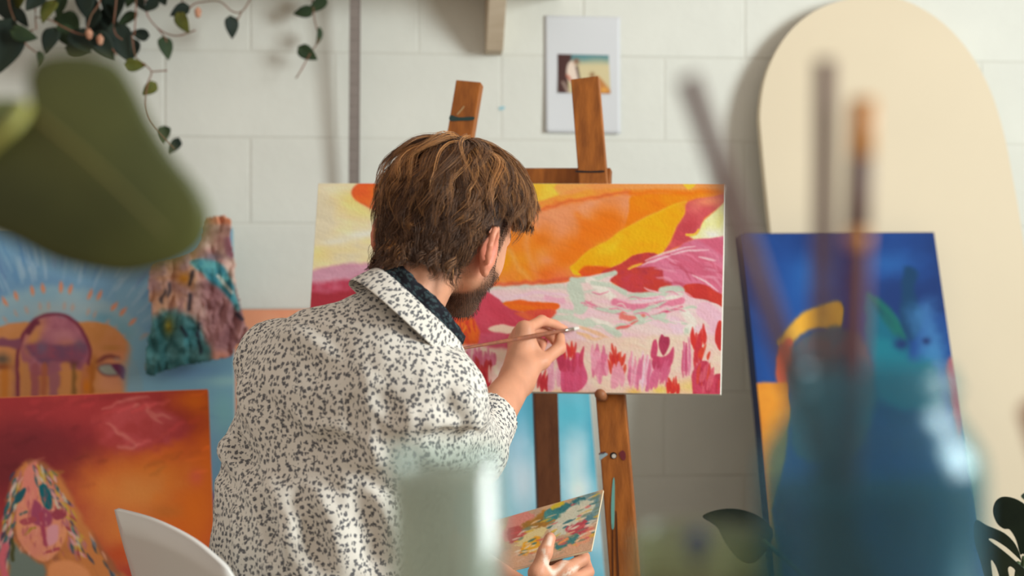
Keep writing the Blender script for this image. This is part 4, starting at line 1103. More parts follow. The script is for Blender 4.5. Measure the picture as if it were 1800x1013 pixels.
# ------------------------------------------------------------------ shirt
S = Field(np.array([-.50, 1.66, .42]), np.array([.12, 2.44, 1.10]), .0036)
torso(S, 0.0)
hem = [(c_, a_ + .010, b_ + .016) for c_, a_, b_ in TS[:4]]
S.add(slices(hem, br, bf), .03)
# hanging fullness of cloth on the back and the side
S.add(roundcone(P(456, 790, 2.02), P(464, 960, 2.0), .042, .046), .05); S.add(roundcone(P(464, 960, 2.0), P(464, 1080, 2.0), .046, .046), .05)
S.add(roundcone(P(560, 900, 1.90), P(540, 1080, 1.90), .055, .06), .07)
cuff_r = elb_r + (wri_r - elb_r) * .42; cuff_l = elb_l + (wri_l - elb_l) * .5
S.add(roundcone(sho_r, elb_r, .056, .053), .045); S.add(roundcone(elb_r, cuff_r, .053, .043), .02)
S.add(roundcone(sho_l, elb_l, .056, .052), .04); S.add(roundcone(elb_l, cuff_l, .052, .042), .02)
def surf(px, py, y0=1.66, y1=2.45):
    d = np.array([(px - CX) / FPX, 1.0, -(py - CY) / FPX]); o = np.array([0, 0, H])
    for y in np.arange(y0, y1, .002):
        g = ((o + d * y - S.lo) / S.h).astype(int)
        if (g < 0).any() or (g >= S.n).any(): continue
        if S.F[tuple(g)] < 0: return o + d * y
    return None
def foldline(pts, r, depth=.35, k=.016, cut=False):
    pts = catmull(np.array(pts, float), 4)
    q_ = [surf(*p_) for p_ in pts]; q_ = [x for x in q_ if x is not None]
    pr = []
    n_ = len(q_)
    for i_, (a_, b_) in enumerate(zip(q_[:-1], q_[1:])):
        if np.linalg.norm(a_ - b_) > .06: continue
        s0_, s1_ = [math.sin(math.pi * (i_ + e) / max(1, n_ - 1)) ** .6 for e in (0, 1)]
        off = np.array([0, 1.0, 0]) * r * depth
        if cut: off = -np.array([0, 1.0, 0]) * r * .55
        pr.append(roundcone(a_ + off, b_ + off, r * (.35 + .65 * s0_), r * (.35 + .65 * s1_)))
    for q1 in pr: S.add(q1, k, cut=cut)
for pts, r_ in (([(628, 700), (632, 730), (645, 765), (668, 800)], .010), ([(560, 755), (600, 762), (640, 785), (660, 806)], .012), ([(640, 660), (680, 720), (720, 760)], .008),
                ([(700, 740), (740, 735), (790, 745)], .009), ([(800, 690), (822, 720), (832, 760)], .008), ([(405, 800), (430, 830), (455, 880)], .009), ([(396, 782), (410, 800), (428, 812)], .010),
                ([(470, 700), (520, 745), (580, 800)], .008), ([(560, 880), (590, 940), (600, 1000)], .011), ([(470, 850), (505, 905), (520, 980)], .010), ([(600, 830), (640, 880), (655, 950)], .010),
                ([(420, 900), (432, 950), (430, 1010)], .009), ([(500, 590), (540, 600), (600, 640)], .006), ([(430, 660), (440, 720), (470, 770)], .008), ([(660, 880), (690, 940), (700, 1010)], .011),
                ([(740, 800), (800, 810), (850, 790)], .010), ([(480, 1010), (500, 950), (540, 890)], .009)):
    foldline(pts, r_ * 1.05, .55)
for pts, r_ in (([(612, 700), (618, 735), (632, 772)], .012), ([(560, 775), (600, 785), (640, 808)], .012), ([(520, 860), (550, 930), (560, 1000)], .014), ([(440, 850), (470, 920), (480, 990)], .012), ([(625, 860), (650, 930), (660, 1000)], .013), ([(412, 770), (425, 790), (450, 810)], .010), ([(455, 690), (500, 745), (560, 800)], .010), ([(660, 690), (700, 740)], .010), ([(760, 770), (810, 775), (850, 765)], .011)):
    foldline(pts, r_, .4, .014, cut=True)
V, F = S.mesh(); V = relax(V, F, 2, .5)
N, fn = vnormals(V, F)
# soft crumple of thin cotton
cr = fbm(V[:, 0] * 28 + V[:, 1] * 10, V[:, 2] * 22, 3) - .5
cr2 = 1 - np.abs(fbm(V[:, 0] * 16 - V[:, 2] * 9 + 5, V[:, 2] * 9 + V[:, 0] * 8 + V[:, 1] * 6, 3) - .5) * 4
V = V + N * (cr * .005 + np.clip(cr2, -.5, 1) * .0024)[:, None]
V[:, 2] = V[:, 2]
# open the cuffs, the neck and the hem
def beyond(p_, a, n_): return (p_ - a) @ n_
fc = V[F].mean(1)
kill = (beyond(fc, cuff_r, nrm(wri_r - elb_r)) > .0) & (np.linalg.norm(fc - cuff_r, axis=1) < .075)
kill |= (beyond(fc, cuff_l, nrm(wri_l - elb_l)) > .0) & (np.linalg.norm(fc - cuff_l, axis=1) < .07)
kill |= fc[:, 2] < .452
ce1 = nrm(np.cross(np.array([0, 1.0, 0]), CN)); ce1 = ce1 if ce1[0] > 0 else -ce1
ce2 = np.cross(CN, ce1); ce2 = ce2 if ce2[1] < 0 else -ce2
kill |= (beyond(fc, CC, CN) > -.006) & (np.linalg.norm(fc - CC, axis=1) < .085)
F = F[~kill]; used = np.unique(F); rem = -np.ones(len(V), int); rem[used] = np.arange(len(used)); V = V[used]; F = rem[F]
N, fn = vnormals(V, F)
fn = fn / (np.linalg.norm(fn, axis=1)[:, None] + 1e-12)
# print coordinates in metres: every face laid flat along the nearest of 18 directions
dirs = [np.array(d_, float) for d_ in [(x, y, z) for x in (-1, 0, 1) for y in (-1, 0, 1) for z in (-1, 0, 1)] if 0 < abs(d_[0]) + abs(d_[1]) + abs(d_[2]) < 3]
dirs = np.array([nrm(d_) for d_ in dirs])
best = (fn @ dirs.T).argmax(1)
UV = np.zeros((len(F), 4, 2))
for k_, d_ in enumerate(dirs):
    m = best == k_
    if not m.any(): continue
    up_ = np.array([0, 0, 1.0]) if abs(d_[2]) < .9 else np.array([0, 1.0, 0])
    uu = nrm(np.cross(up_, d_)); vv = np.cross(d_, uu)
    pts = V[F[m]]
    UV[m, :, 0] = pts @ uu + 3.17 * k_; UV[m, :, 1] = pts @ vv + 1.71 * k_

def shirt_material(name, light, dark, scale, thr=.30):
    m = bpy.data.materials.new(name); m.use_nodes = True
    nt = m.node_tree; Nn = nt.nodes; Lk = nt.links; b = Nn['Principled BSDF']
    b.inputs['Roughness'].default_value = .85; b.inputs['Specular IOR Level'].default_value = .15
    tc = Nn.new('ShaderNodeTexCoord')
    def math_(op, a, bb, c3=None):
        x = Nn.new('ShaderNodeMath'); x.operation = op
        for i_, v_ in enumerate((a, bb, c3)):
            if v_ is None: continue
            if isinstance(v_, (int, float)): x.inputs[i_].default_value = v_
            else: Lk.new(v_, x.inputs[i_])
        return x.outputs[0]
    mask = None
    for (sc_, th_, ns, na, sx, rot) in ((scale, thr, scale * 3.1, .55, 1.0, 0.0), (scale * 1.5, thr * .66, scale * 3.5, .40, .55, .7), (scale * 1.45, thr * .60, scale * 3.0, .40, .5, -.9)):
        mp = Nn.new('ShaderNodeMapping'); mp.inputs['Scale'].default_value = (1.0, sx, 1.0); mp.inputs['Rotation'].default_value = (0, 0, rot); mp.inputs['Location'].default_value = (rot * 3, rot * 5, 0)
        Lk.new(tc.outputs['UV'], mp.inputs['Vector'])
        vo = Nn.new('ShaderNodeTexVoronoi'); vo.voronoi_dimensions = '2D'; vo.inputs['Scale'].default_value = sc_; vo.inputs['Randomness'].default_value = .75
        Lk.new(mp.outputs['Vector'], vo.inputs['Vector'])
        no = Nn.new('ShaderNodeTexNoise'); no.noise_dimensions = '2D'; no.inputs['Scale'].default_value = ns; no.inputs['Detail'].default_value = 1.0
        Lk.new(mp.outputs['Vector'], no.inputs['Vector'])
        d_ = math_('ADD', vo.outputs['Distance'], math_('MULTIPLY', math_('SUBTRACT', no.outputs['Fac'], .5), na))
        mk_ = math_('MULTIPLY', math_('SUBTRACT', th_, d_), 14.0)
        cl_ = Nn.new('ShaderNodeClamp'); Lk.new(mk_, cl_.inputs['Value'])
        if sc_ != scale:      # leaves only around part of the cells
            sepc = Nn.new('ShaderNodeSeparateColor'); Lk.new(vo.outputs['Color'], sepc.inputs[0])
            pick = math_('GREATER_THAN', sepc.outputs[0], .38)
            res = math_('MULTIPLY', cl_.outputs[0], pick)
        else: res = cl_.outputs[0]
        mask = res if mask is None else math_('MAXIMUM', mask, res)
    # light veins inside the blossoms
    n3 = Nn.new('ShaderNodeTexNoise'); n3.noise_dimensions = '2D'; n3.inputs['Scale'].default_value = scale * 6; Lk.new(tc.outputs['UV'], n3.inputs['Vector'])
    mask = math_('MULTIPLY', mask, math_('ADD', math_('MULTIPLY', n3.outputs['Fac'], .9), .42))
    cl2 = Nn.new('ShaderNodeClamp'); Lk.new(mask, cl2.inputs['Value'])
    mx = Nn.new('ShaderNodeMix'); mx.data_type = 'RGBA'
    mx.inputs['A'].default_value = L4(light); mx.inputs['B'].default_value = L4(dark); Lk.new(cl2.outputs[0], mx.inputs['Factor'])
    Lk.new(mx.outputs['Result'], b.inputs['Base Color'])
    return m
shirt_mat = shirt_material('floral_cotton', (222, 217, 208), (64, 67, 78), 98.0)
shirt = link('shirt', np_mesh('shirt', V, F, uv=UV.reshape(-1, 2)), shirt_mat, person)
shirt['label'] = 'off-white cotton shirt with small dark floral print'

# ---- collar: folded band around the neck, open in front
def ring_band(t0, t1, rows, n=72):
    """rows: functions angle-> (R1, R2, height)"""
    V_ = []; T = np.radians(np.linspace(t0, t1, n))
    for fr in rows:
        for t in T:
            r1, r2, h_ = fr(t); V_.append(CC + ce1 * r1 * math.cos(t) + ce2 * r2 * math.sin(t) + CN * h_)
    i_ = np.arange(len(rows) * n).reshape(len(rows), n)
    F_ = np.stack([i_[:-1, :-1], i_[1:, :-1], i_[1:, 1:], i_[:-1, 1:]], -1).reshape(-1, 4)
    return np.array(V_), F_
T0, T1 = 6, 228
def tipness(t):
    d_ = math.degrees(t); e = min(abs(d_ - T0), abs(d_ - T1)); return max(0.0, 1 - e / 38.0)
hk = lambda t: .010 - .0045 * math.cos(t) + .0095 * math.cos(t) ** 2
rows = [lambda t: (.0775, .069, hk(t) - .020), lambda t: (.0775, .069, hk(t) - .006), lambda t: (.0785, .071, hk(t)), lambda t: (.082 + .002 * tipness(t), .075, hk(t) - .002),
        lambda t: (.087 + .008 * tipness(t), .081 + .006 * tipness(t), hk(t) - .014 + .006 * tipness(t)), lambda t: (.092 + .018 * tipness(t), .087 + .012 * tipness(t), hk(t) - .026 + .012 * tipness(t)), lambda t: (.096 + .028 * tipness(t), .091 + .018 * tipness(t), hk(t) - .038 + .020 * tipness(t))]
V, F = ring_band(T0, T1, rows)
uvl = np.zeros((len(F), 4, 2)); nn_ = 72
colu = (F % nn_) * (.36 / nn_); rowv = (F // nn_) * .011
uvl[:, :, 0] = colu; uvl[:, :, 1] = rowv + 7.3
co = link('shirt_collar', np_mesh('shirt_collar', V, F, uv=uvl.reshape(-1, 2)), shirt_mat, shirt)
md = co.modifiers.new('solid', 'SOLIDIFY'); md.thickness = .0018; md.offset = 0
md = co.modifiers.new('sub', 'SUBSURF'); md.levels = 1; md.render_levels = 1
# ---- neckerchief
kr = lambda b_, w_: (lambda t: (b_[0] + .0015 * math.sin(9 * t + w_), b_[1] + .0015 * math.sin(11 * t + 2 * w_), .026 - .008 * math.cos(t) + .006 * math.cos(t) ** 2 + b_[2] + .002 * math.sin(5 * t + w_)))
rows = [kr((.058, .052, -.030), 0), kr((.064, .057, -.004), .6), kr((.068, .060, .004), 1.0), kr((.072, .064, .004), 1.5), kr((.075, .067, -.003), 2.2), kr((.072, .064, -.009), 2.6), kr((.0755, .0672, -.014), 3.1), kr((.075, .0665, -.026), 3.4), kr((.074, .066, -.040), 3.7)]
V, F = ring_band(-180, 180, rows, 120)
cr = fbm(V[:, 0] * 90, V[:, 2] * 90 + V[:, 1] * 60, 3) - .5
V = V + CN * (cr * .006)[:, None]
ker = shirt_material('dark_kerchief', (32, 33, 40), (58, 74, 78), 75.0, .30)
ug = np.zeros((len(F), 4, 2)); ug[:, :, 0] = (F % 120) * .0035; ug[:, :, 1] = (F // 120) * .012
kc = link('neckerchief', np_mesh('neckerchief', V, F, uv=ug.reshape(-1, 2)), ker, person)
kc['label'] = 'dark patterned neckerchief'
md = kc.modifiers.new('solid', 'SOLIDIFY'); md.thickness = .002; md.offset = 0

# ------------------------------------------------------------------ hair
RF, RU, RR = .096 * HS, .092 * HS, .078 * HS
def hpos(az, el, off):
    """scalp point at azimuth az (0 = front), elevation el (below 0: distance down the back of the head / RU), lifted by off"""
    ce = np.cos(np.clip(el, 0, 2)); se = np.sin(np.clip(el, 0, 2))
    d0_, d1_, d2_ = np.cos(az) * ce, se, np.sin(az) * ce
    k_ = 1 / np.sqrt((d0_ / (RF + off)) ** 2 + (d1_ / (RU + off)) ** 2 + (d2_ / (RR + off)) ** 2)
    t = np.clip(-el, 0, 3)
    tap = 1 - .20 * np.clip(t / .95, 0, 1.0) ** 2
    p_ = np.stack([d0_ * k_ * tap, d1_ * k_ - RU * t, d2_ * k_ * tap], -1)
    return hc + p_ @ HAX
def on_scalp(d):
    f_, u_, r_ = d
    if u_ > .45: return f_ < .80
    if u_ > .0: return f_ < .40 + .5 * u_
    if f_ > -.05: return u_ > -.02 and f_ < .42
    if f_ > -.25: return u_ > -.25
    return u_ > -.93
hrng = np.random.default_rng(12)
crown = nrm((-.30, .95, .05))
strV = []; strF = []; strC = []
nv = 0
def add_strands(paths, rad, cols):
    """paths (m,n,3); 3-sided tapering fibres"""
    global nv
    m, n, _ = paths.shape
    T = np.gradient(paths, axis=1); T /= np.linalg.norm(T, axis=2)[..., None] + 1e-12
    ref = nrm((.3, .2, .93)); A = np.cross(T, ref); A /= np.linalg.norm(A, axis=2)[..., None] + 1e-12; Bv = np.cross(T, A)
    tp = np.linspace(1, .25, n)[None, :, None] * np.asarray(rad)[:, None, None]
    ring = [paths + tp * (A * math.cos(a_) + Bv * math.sin(a_)) for a_ in (0, 2.094, 4.189)]
    Vv = np.stack(ring, 2).reshape(-1, 3)
    base = np.arange(m * n).reshape(m, n) * 3
    fs = []
    for j in range(3):
        k_ = (j + 1) % 3
        fs.append(np.stack([base[:, :-1] + j, base[:, :-1] + k_, base[:, 1:] + k_, base[:, 1:] + j], -1).reshape(-1, 4))
    strV.append(Vv); strF.append(np.concatenate(fs) + nv); strC.append(np.repeat(cols, n * 3, axis=0)); nv += len(Vv)
dark_h = np.array((84, 62, 50.)); mid_h = np.array((126, 90, 64.)); gold = np.array((200, 142, 86.))
locks = 0; tries = 0
npt = 11
while locks < 640 and tries < 20000:
    tries += 1
    d0 = nrm(hrng.normal(size=3))
    if locks % 5 == 4:
        e_ = hrng.uniform(-1.12, -.15); a0_ = math.pi + hrng.uniform(-1.15, 1.15); d0 = np.array([math.cos(a0_) * math.cos(e_), math.sin(e_), math.sin(a0_) * math.cos(e_)])
    if not on_scalp(d0): continue
    if hrng.random() > .55 + .45 * d0[1]: 
        if hrng.random() < .35: continue
    locks += 1
    ang0 = math.acos(np.clip(np.dot(d0, crown), -1, 1))
    tang = d0 - crown * np.dot(d0, crown); tang = nrm(tang) if np.linalg.norm(tang) > 1e-3 else np.array([1.0, 0, 0])
    # combed a little to the right and forward on top, straight down behind
    if ang0 < .6: tang = nrm(tang + np.array([.35, 0, .35]) * (1 - ang0 / .6))
    L = hrng.uniform(.07, .10) if d0[1] > .1 else hrng.uniform(.045, .07)
    if d0[1] > .5: L = hrng.uniform(.085, .125)
    if d0[1] < -.5: L = hrng.uniform(.026, .045)
    s = np.linspace(0, 1, npt); ds = L / .098 / (npt - 1)
    tw = hrng.normal(0, .25); cwv = hrng.uniform(0, 6.28)
    cur = d0.copy(); low = None; AZl = []; ELl = []
    for t in s:
        if low is None:
            az_ = math.atan2(cur[2], cur[0]); el_ = math.asin(np.clip(cur[1], -1, 1))
            if el_ < -.05: low = [az_, el_]
        if low is None:
            AZl.append(az_); ELl.append(el_)
            rad_ = cur - crown * np.dot(cur, crown); rad_ = rad_ / (np.linalg.norm(rad_) + 1e-6)
            tg = nrm(.55 * tang + .45 * rad_) if t < .3 else rad_
            tg = nrm(tg - cur * np.dot(tg, cur)); axx = np.cross(cur, tg)
            cur = nrm(cur + (tg + axx * (tw + .45 * math.sin(5.5 * t + cwv))) * ds)
        else:
            AZl.append(low[0]); ELl.append(low[1])
            low[1] -= ds; low[0] += ds * (tw * .6 + .45 * math.sin(5.5 * t + cwv))
    AZa = np.array(AZl); ELa = np.array(ELl)
    lim = np.interp(np.abs((AZa + np.pi) % (2 * np.pi) - np.pi), [0, .55, .95, 1.25, 1.45, 1.95, 2.1, 3.2], [.44, .40, .22, -.04, -.16, -.12, -1.45, -1.45]) + hrng.normal(0, .09)
    bad = np.nonzero(ELa < lim)[0]
    if len(bad):
        if bad[0] < 4: continue
        xs = np.linspace(0, bad[0] - 1, npt); AZa = np.interp(xs, np.arange(npt), np.unwrap(AZa)); ELa = np.interp(xs, np.arange(npt), ELa)
    AZl, ELl = AZa, ELa
    top = np.clip((d0[1] + .1) / .8, 0, 1)
    lift0 = .006 + hrng.uniform(0, .006); lift1 = (.009 + .012 * top) * hrng.uniform(.5, 1.15)
    off = lift0 + lift1 * np.sin(np.pi * np.clip(s * .72, 0, 1)) + .0025 * np.sin(2 * np.pi * s * 1.2 + hrng.uniform(0, 6)) * s
    if hrng.random() < .12: off = off + .008 * s ** 3
    g = hpos(np.array(AZl), np.array(ELl), off)
    wisp = hrng.random() < .16 and d0[1] > -.2
    if wisp: g = hpos(AZl, ELl, off + .003)
    ns = int(hrng.integers(22, 36)) if not wisp else int(hrng.integers(7, 13))
    # frame around the guide
    Tg = np.gradient(g, axis=0); Tg /= np.linalg.norm(Tg, axis=1)[:, None]
    nr = (g - hc); nr /= np.linalg.norm(nr, axis=1)[:, None]; sd_ = np.cross(Tg, nr); sd_ /= np.linalg.norm(sd_, axis=1)[:, None]
    o1 = hrng.normal(0, .0062 if not wisp else .0028, ns); o2 = hrng.normal(0, .0016, ns)
    ph = hrng.uniform(0, 6.28); ph2 = ph + hrng.normal(0, .45, ns); amp = hrng.uniform(.0015, .0055)
    clump = (1 - .72 * s ** 2)[None, :]
    wav = amp * np.sin(2 * np.pi * 1.25 * s[None, :] + ph2[:, None]) * s[None, :]
    lat = o1[:, None] * clump + wav; rd = o2[:, None] * clump
    cut_ = hrng.uniform(.62, 1.0, ns)
    pa = g[None] + lat[..., None] * sd_[None] + rd[..., None] * nr[None]
    si = cut_[:, None] * (npt - 1) * s[None, :]; i0 = np.clip(si.astype(int), 0, npt - 2); fr_ = (si - i0)[..., None]; rr_ = np.arange(ns)[:, None]
    pa = pa[rr_, i0] * (1 - fr_) + pa[rr_, i0 + 1] * fr_
    # light from above put into the strand colour: golden on top, darker below
    lockg = np.clip(hrng.normal(.14 + .42 * top, .24), 0, 1)
    if wisp: lockg = .55 + .4 * top
    cf = np.clip(lockg + hrng.normal(0, .24, ns), 0, 1)[:, None]
    cols = np.where(cf < .5, dark_h + (mid_h - dark_h) * cf * 2, mid_h + (gold - mid_h) * (cf - .5) * 2)
    add_strands(pa, hrng.uniform(.00028, .00055, ns), cols)
Vh = np.concatenate(strV); Fh = np.concatenate(strF); Ch = np.concatenate(strC)
hair_mat = attr_material('hair_fibre', .42, spec=.45)
hair = link('hair', np_mesh('hair', Vh, Fh, np.clip(lin(Ch) * 1.1, 0, .9)), hair_mat, person)
hair['label'] = 'wavy brown hair with golden strands'
# scalp layer of short dense hair under the locks
gu, gv = 90, 60
dl = []
az = np.linspace(-math.pi, math.pi, gu); el = np.linspace(math.pi / 2 - .02, -1.24, gv)
AZ, EL = np.meshgrid(az, el); D = np.stack([np.cos(AZ) * np.cos(EL), np.sin(EL), np.sin(AZ) * np.cos(EL)], -1).reshape(-1, 3)
offc = .008 + .003 * (fbm(AZ.ravel() * 8, EL.ravel() * 8, 3) - .5) * 2 + .005 * np.clip(D[:, 1], 0, 1)
Vc = hpos(AZ.ravel(), EL.ravel(), offc)
okv = np.array([on_scalp(d_ * np.array([1.03, 1.0, 1.0])) for d_ in D])
i_ = np.arange(gu * gv).reshape(gv, gu); Fc_ = np.stack([i_[:-1, :-1], i_[1:, :-1], i_[1:, 1:], i_[:-1, 1:]], -1).reshape(-1, 4)
Fc_ = Fc_[okv[Fc_].all(1)]; used = np.unique(Fc_); rem = -np.ones(len(Vc), int); rem[used] = np.arange(len(used))
uc = link('hair_underlayer', np_mesh('hair_underlayer', Vc[used], rem[Fc_]), material('hair_base', (66, 46, 36), .6, var=.25, scale=160, bump=.002, bscale=300), hair)
# short beard
strV = []; strF = []; strC = []; nv = 0
bv = np.array([v.co[:] for v in body_me.vertices]) if False else None
co_ = np.empty(len(body_me.vertices) * 3, np.float32); body_me.vertices.foreach_get('co', co_); co_ = co_.reshape(-1, 3)
no_ = np.empty(len(body_me.vertices) * 3, np.float32); body_me.vertices.foreach_get('normal', no_); no_ = no_.reshape(-1, 3)
bw = np.maximum(beard, side * .8)
ids = np.nonzero(bw > .35)[0]; ids = hrng.choice(ids, min(3600, len(ids)), replace=False)
p0 = co_[ids]; nn2 = no_[ids]
dirb = nn2 * .55 - hu * .8 + hf * .25 + hrng.normal(0, .25, nn2.shape); dirb /= np.linalg.norm(dirb, axis=1)[:, None]
Lb = hrng.uniform(.004, .009, len(ids))[:, None] * np.where(q[ids, 1] < -.09, .8, .6)[:, None]
pa = np.stack([p0, p0 + dirb * Lb * .5 + nn2 * .0008, p0 + dirb * Lb - hu * .001], 1)
add_strands(pa, np.full(len(ids), .00035), np.array((84, 58, 44.)) + hrng.normal(0, 12, (len(ids), 1)))
link('beard', np_mesh('beard', np.concatenate(strV), np.concatenate(strF), np.clip(lin(np.clip(np.concatenate(strC), 20, 255)), 0, .9)), hair_mat, person)

# ------------------------------------------------------------------ trousers and shoes
Tr = Field(np.array([-.50, 1.72, .02]), np.array([.25, 2.62, .66]), .008)
Tr.add(roundcone(pelvis - br * .08, pelvis + br * .08, .112, .112), .05)
Tr.add(slices([(TS[0][0], .148, .115), (TS[1][0], .150, .112)], br, bf), .03)
for kn, an_, sg in ((knee_l, ank_l, -1), (knee_r, ank_r, 1)):
    Tr.add(roundcone(pelvis + br * .085 * sg, kn, .090, .066), .04); Tr.add(roundcone(kn, an_, .064, .056), .03)
V, F = Tr.mesh(); V = relax(V, F, 2)
fc = V[F].mean(1); keep = fc[:, 2] > .085; F = F[keep]; used = np.unique(F); rem = -np.ones(len(V), int); rem[used] = np.arange(len(used))
link('trousers', np_mesh('trousers', V[used], rem[F]), material('dark_denim', (64, 70, 86), .8, var=.15, scale=40), person)
for an_ in (ank_l, ank_r):
    Sh = Field(an_ - .10, an_ + bf * .2 + .10, .005)
    g0 = np.array([an_[0], an_[1], 0])
    Sh.add(roundcone(g0 - bf * .03 + [0, 0, .045], g0 + bf * .155 + [0, 0, .036], .044, .036), .02); Sh.add(roundcone(g0 - bf * .02 + [0, 0, .05], an_ + [0, 0, .0], .045, .043), .03)
    class _C: pass
    Sh.add((g0 - .3 + [0, 0, -.3], g0 + .3 + [0, 0, -.3], lambda p_: p_[..., 2] - .002), .004, cut=True)
    V, F = Sh.mesh(); V[:, 2] = np.maximum(V[:, 2], .0015)
    link('shoe', np_mesh('shoe', V, F), material('shoe_canvas', (206, 200, 190), .7), person)
# ------------------------------------------------------------------ the brush in the hand and the palette
tip = P(1018, 577, 2.450); tail = P(812, 613, 2.150)
bd = nrm(tail - tip); L = np.linalg.norm(tail - tip)
brush = empty('paintbrush', tip, 'thin brush with pale paint on its tip in the painter\'s right hand', 'paintbrush')
hw = material('brush_handle_brown', (150, 92, 66), .4, col2=(120, 76, 60), scale=60)
fer = material('ferrule_metal', (176, 166, 156), .3, metallic=.9)
def brush_parts(root, a, d, L, r, hand_mat, fer_mat, hair_mat_, hair_l=.022, fer_l=.035, rh=None):
    rh = rh or r
    a = np.asarray(a, float); d = np.asarray(d, float)
    tube('bristles', [a, a + d * hair_l * .35, a + d * hair_l * .75, a + d * (hair_l + .002)], [rh * .25, rh * .9, rh * 1.0, rh * .85], hair_mat_, root, 12)
    tube('ferrule', [a + d * hair_l, a + d * (hair_l + fer_l * .5), a + d * (hair_l + fer_l)], [rh * .92, rh * .92, r * .85], fer_mat, root, 12)
    s_ = hair_l + fer_l
    tube('handle', [a + d * (s_ - .001), a + d * (s_ + (L - s_) * .12), a + d * (s_ + (L - s_) * .3), a + d * (s_ + (L - s_) * .7), a + d * (L - .003), a + d * L], [r * .85, r * 1.05, r * 1.15, r * .85, r * .6, r * .3], hand_mat, root, 12)
brush_parts(brush, tip, bd, L, .0034, hw, fer, material('bristle_pale', (206, 204, 196), .6, var=.2, scale=300), .022, .03, .0036)
# palette board
plTR, plBR, plBL, plTL = P(1061, 861, 2.250), P(1040, 967, 2.140), P(806, 1027, 2.160), P(820, 930, 2.270)
def paint_pal(p):
    r = random.Random(4)
    p.poly([(780, 820), (1090, 820), (1090, 1060), (780, 1060)], (196, 160, 124), 2, 0, smooth=False, col2=(178, 150, 128), cf=.03)
    p.poly([(1025, 872), (1050, 866), (1056, 880), (1046, 915), (1030, 920), (1020, 895)], (58, 108, 124), 5, 4, col2=(120, 150, 150))
    p.poly([(895, 912), (925, 898), (940, 905), (930, 925), (905, 945), (880, 945)], (206, 132, 120), 3, 8, .09); p.poly([(890, 935), (915, 925), (922, 940), (900, 955)], (176, 84, 80), 2.5, 7, .09)
    p.poly([(920, 925), (945, 905), (970, 898), (985, 910), (965, 925), (940, 935)], (178, 120, 40), 3, 8, .09, col2=(150, 110, 50))
    p.poly([(958, 900), (985, 890), (1015, 878), (1030, 880), (1010, 895), (980, 910), (960, 918)], (40, 108, 118), 2.5, 7, .09, col2=(70, 136, 134)); p.line([(972, 893), (988, 886)], 7, (196, 176, 50), 2)
    p.poly([(975, 915), (1000, 893), (1025, 882), (1045, 878), (1040, 898), (1015, 915), (1000, 935), (975, 940), (965, 930)], (196, 196, 176), 2.5, 7, .09, col2=(184, 188, 170))
    p.poly([(905, 960), (925, 940), (950, 925), (965, 930), (950, 945), (920, 958)], (212, 194, 140), 2.5, 7, .09); p.poly([(915, 968), (935, 948), (950, 950), (945, 970), (925, 976)], (222, 160, 44), 2.5, 7, .09, col2=(206, 120, 30))
    p.poly([(990, 935), (1010, 920), (1030, 918), (1036, 930), (1015, 938)], (176, 70, 82), 2.5, 7, .09); p.poly([(975, 960), (1000, 945), (1018, 942), (1010, 955), (985, 966)], (64, 122, 122), 2.5, 7, .09); p.line([(982, 955), (998, 948)], 6, (230, 140, 90), 2); p.poly([(1000, 958), (1025, 940), (1038, 925), (1040, 945), (1015, 962)], (216, 150, 118), 2.5, 7, .09)
    for k in range(110):
        x = r.uniform(900, 1045); y = 990 - (x - 880) * .45 + r.uniform(-45, 30); l = r.uniform(6, 18)
        p.line([(x, y), (x + l, y - l * .4)], r.uniform(2, 4), r.choice([(226, 214, 196), (206, 170, 60), (40, 100, 110), (196, 90, 90), (214, 200, 180), (110, 130, 110), (226, 190, 150)]), 1.2, a=.8, taper=True)
    p.poly([(880, 975), (930, 972), (1000, 962), (1040, 955), (1045, 975), (900, 1015)], (206, 160, 130), 3, 8, .09, a=.7)
painting('palette', 'small flat board smeared with mixed paint in the painter\'s left hand', 'palette', plTL, plTR, plBR, plBL, .004, 200, 120, paint_pal, material('palette_edge', (222, 204, 172), .6), gain=1.2)

# ------------------------------------------------------------------ white shell chair the painter sits on
white_pl = material('white_plastic', (222, 220, 216), .28, spec=.5)
rimpts = [P(205, 895, 1.96), P(268, 913, 1.86), P(335, 946, 1.79), P(385, 985, 1.76), P(414, 1016, 1.76), P(452, 1075, 1.79)]
seat_z = .40
def chp(f, r, z): return np.array([pelvis[0], pelvis[1], 0]) + bf * f + br * r + np.array([0, 0, z])
right_side = [chp(.02, .215, .42), chp(.15, .20, .365)]; front = [chp(.20, .12, .335), chp(.21, 0, .332), chp(.20, -.12, .335)]; left_side = [chp(.15, -.20, .365), chp(.0, -.22, .42), P(262, 1120, 2.0), P(236, 1013, 1.985), P(218, 948, 1.972)]
rim = np.concatenate([catmull(rimpts + right_side + front + left_side + [rimpts[0]], 8)[:-1]])
cen = chp(.03, 0, .352)
nr_, nv_ = len(rim), 16
Vs = []
for a_ in np.linspace(0, 1, nv_):
    ang = a_ * math.pi / 2
    w1 = 1 - math.cos(ang); w2 = math.sin(ang)
    for q0 in rim:
        hgt = max(0.0, q0[2] - .46)
        w1b = w1 ** (1 + hgt * 3.0)
        w1b = max(w1b, .36 * w2 * min(1.0, hgt * 6))
        pt = q0 + (cen - q0) * w1b; pt[2] = q0[2] + (cen[2] - q0[2]) * w2
        Vs.append(pt)
i_ = np.arange(nr_ * nv_).reshape(nv_, nr_); nx_ = np.roll(i_, -1, 1)
Fs = np.stack([i_[:-1], nx_[:-1], nx_[1:], i_[1:]], -1).reshape(-1, 4)
chair = empty('shell_chair', chp(.03, 0, 0), 'white moulded plastic shell chair the painter sits on', 'chair')
sh = link('seat_shell', np_mesh('seat_shell', np.array(Vs), Fs), white_pl, chair)
md = sh.modifiers.new('solid', 'SOLIDIFY'); md.thickness = .007; md.offset = 0
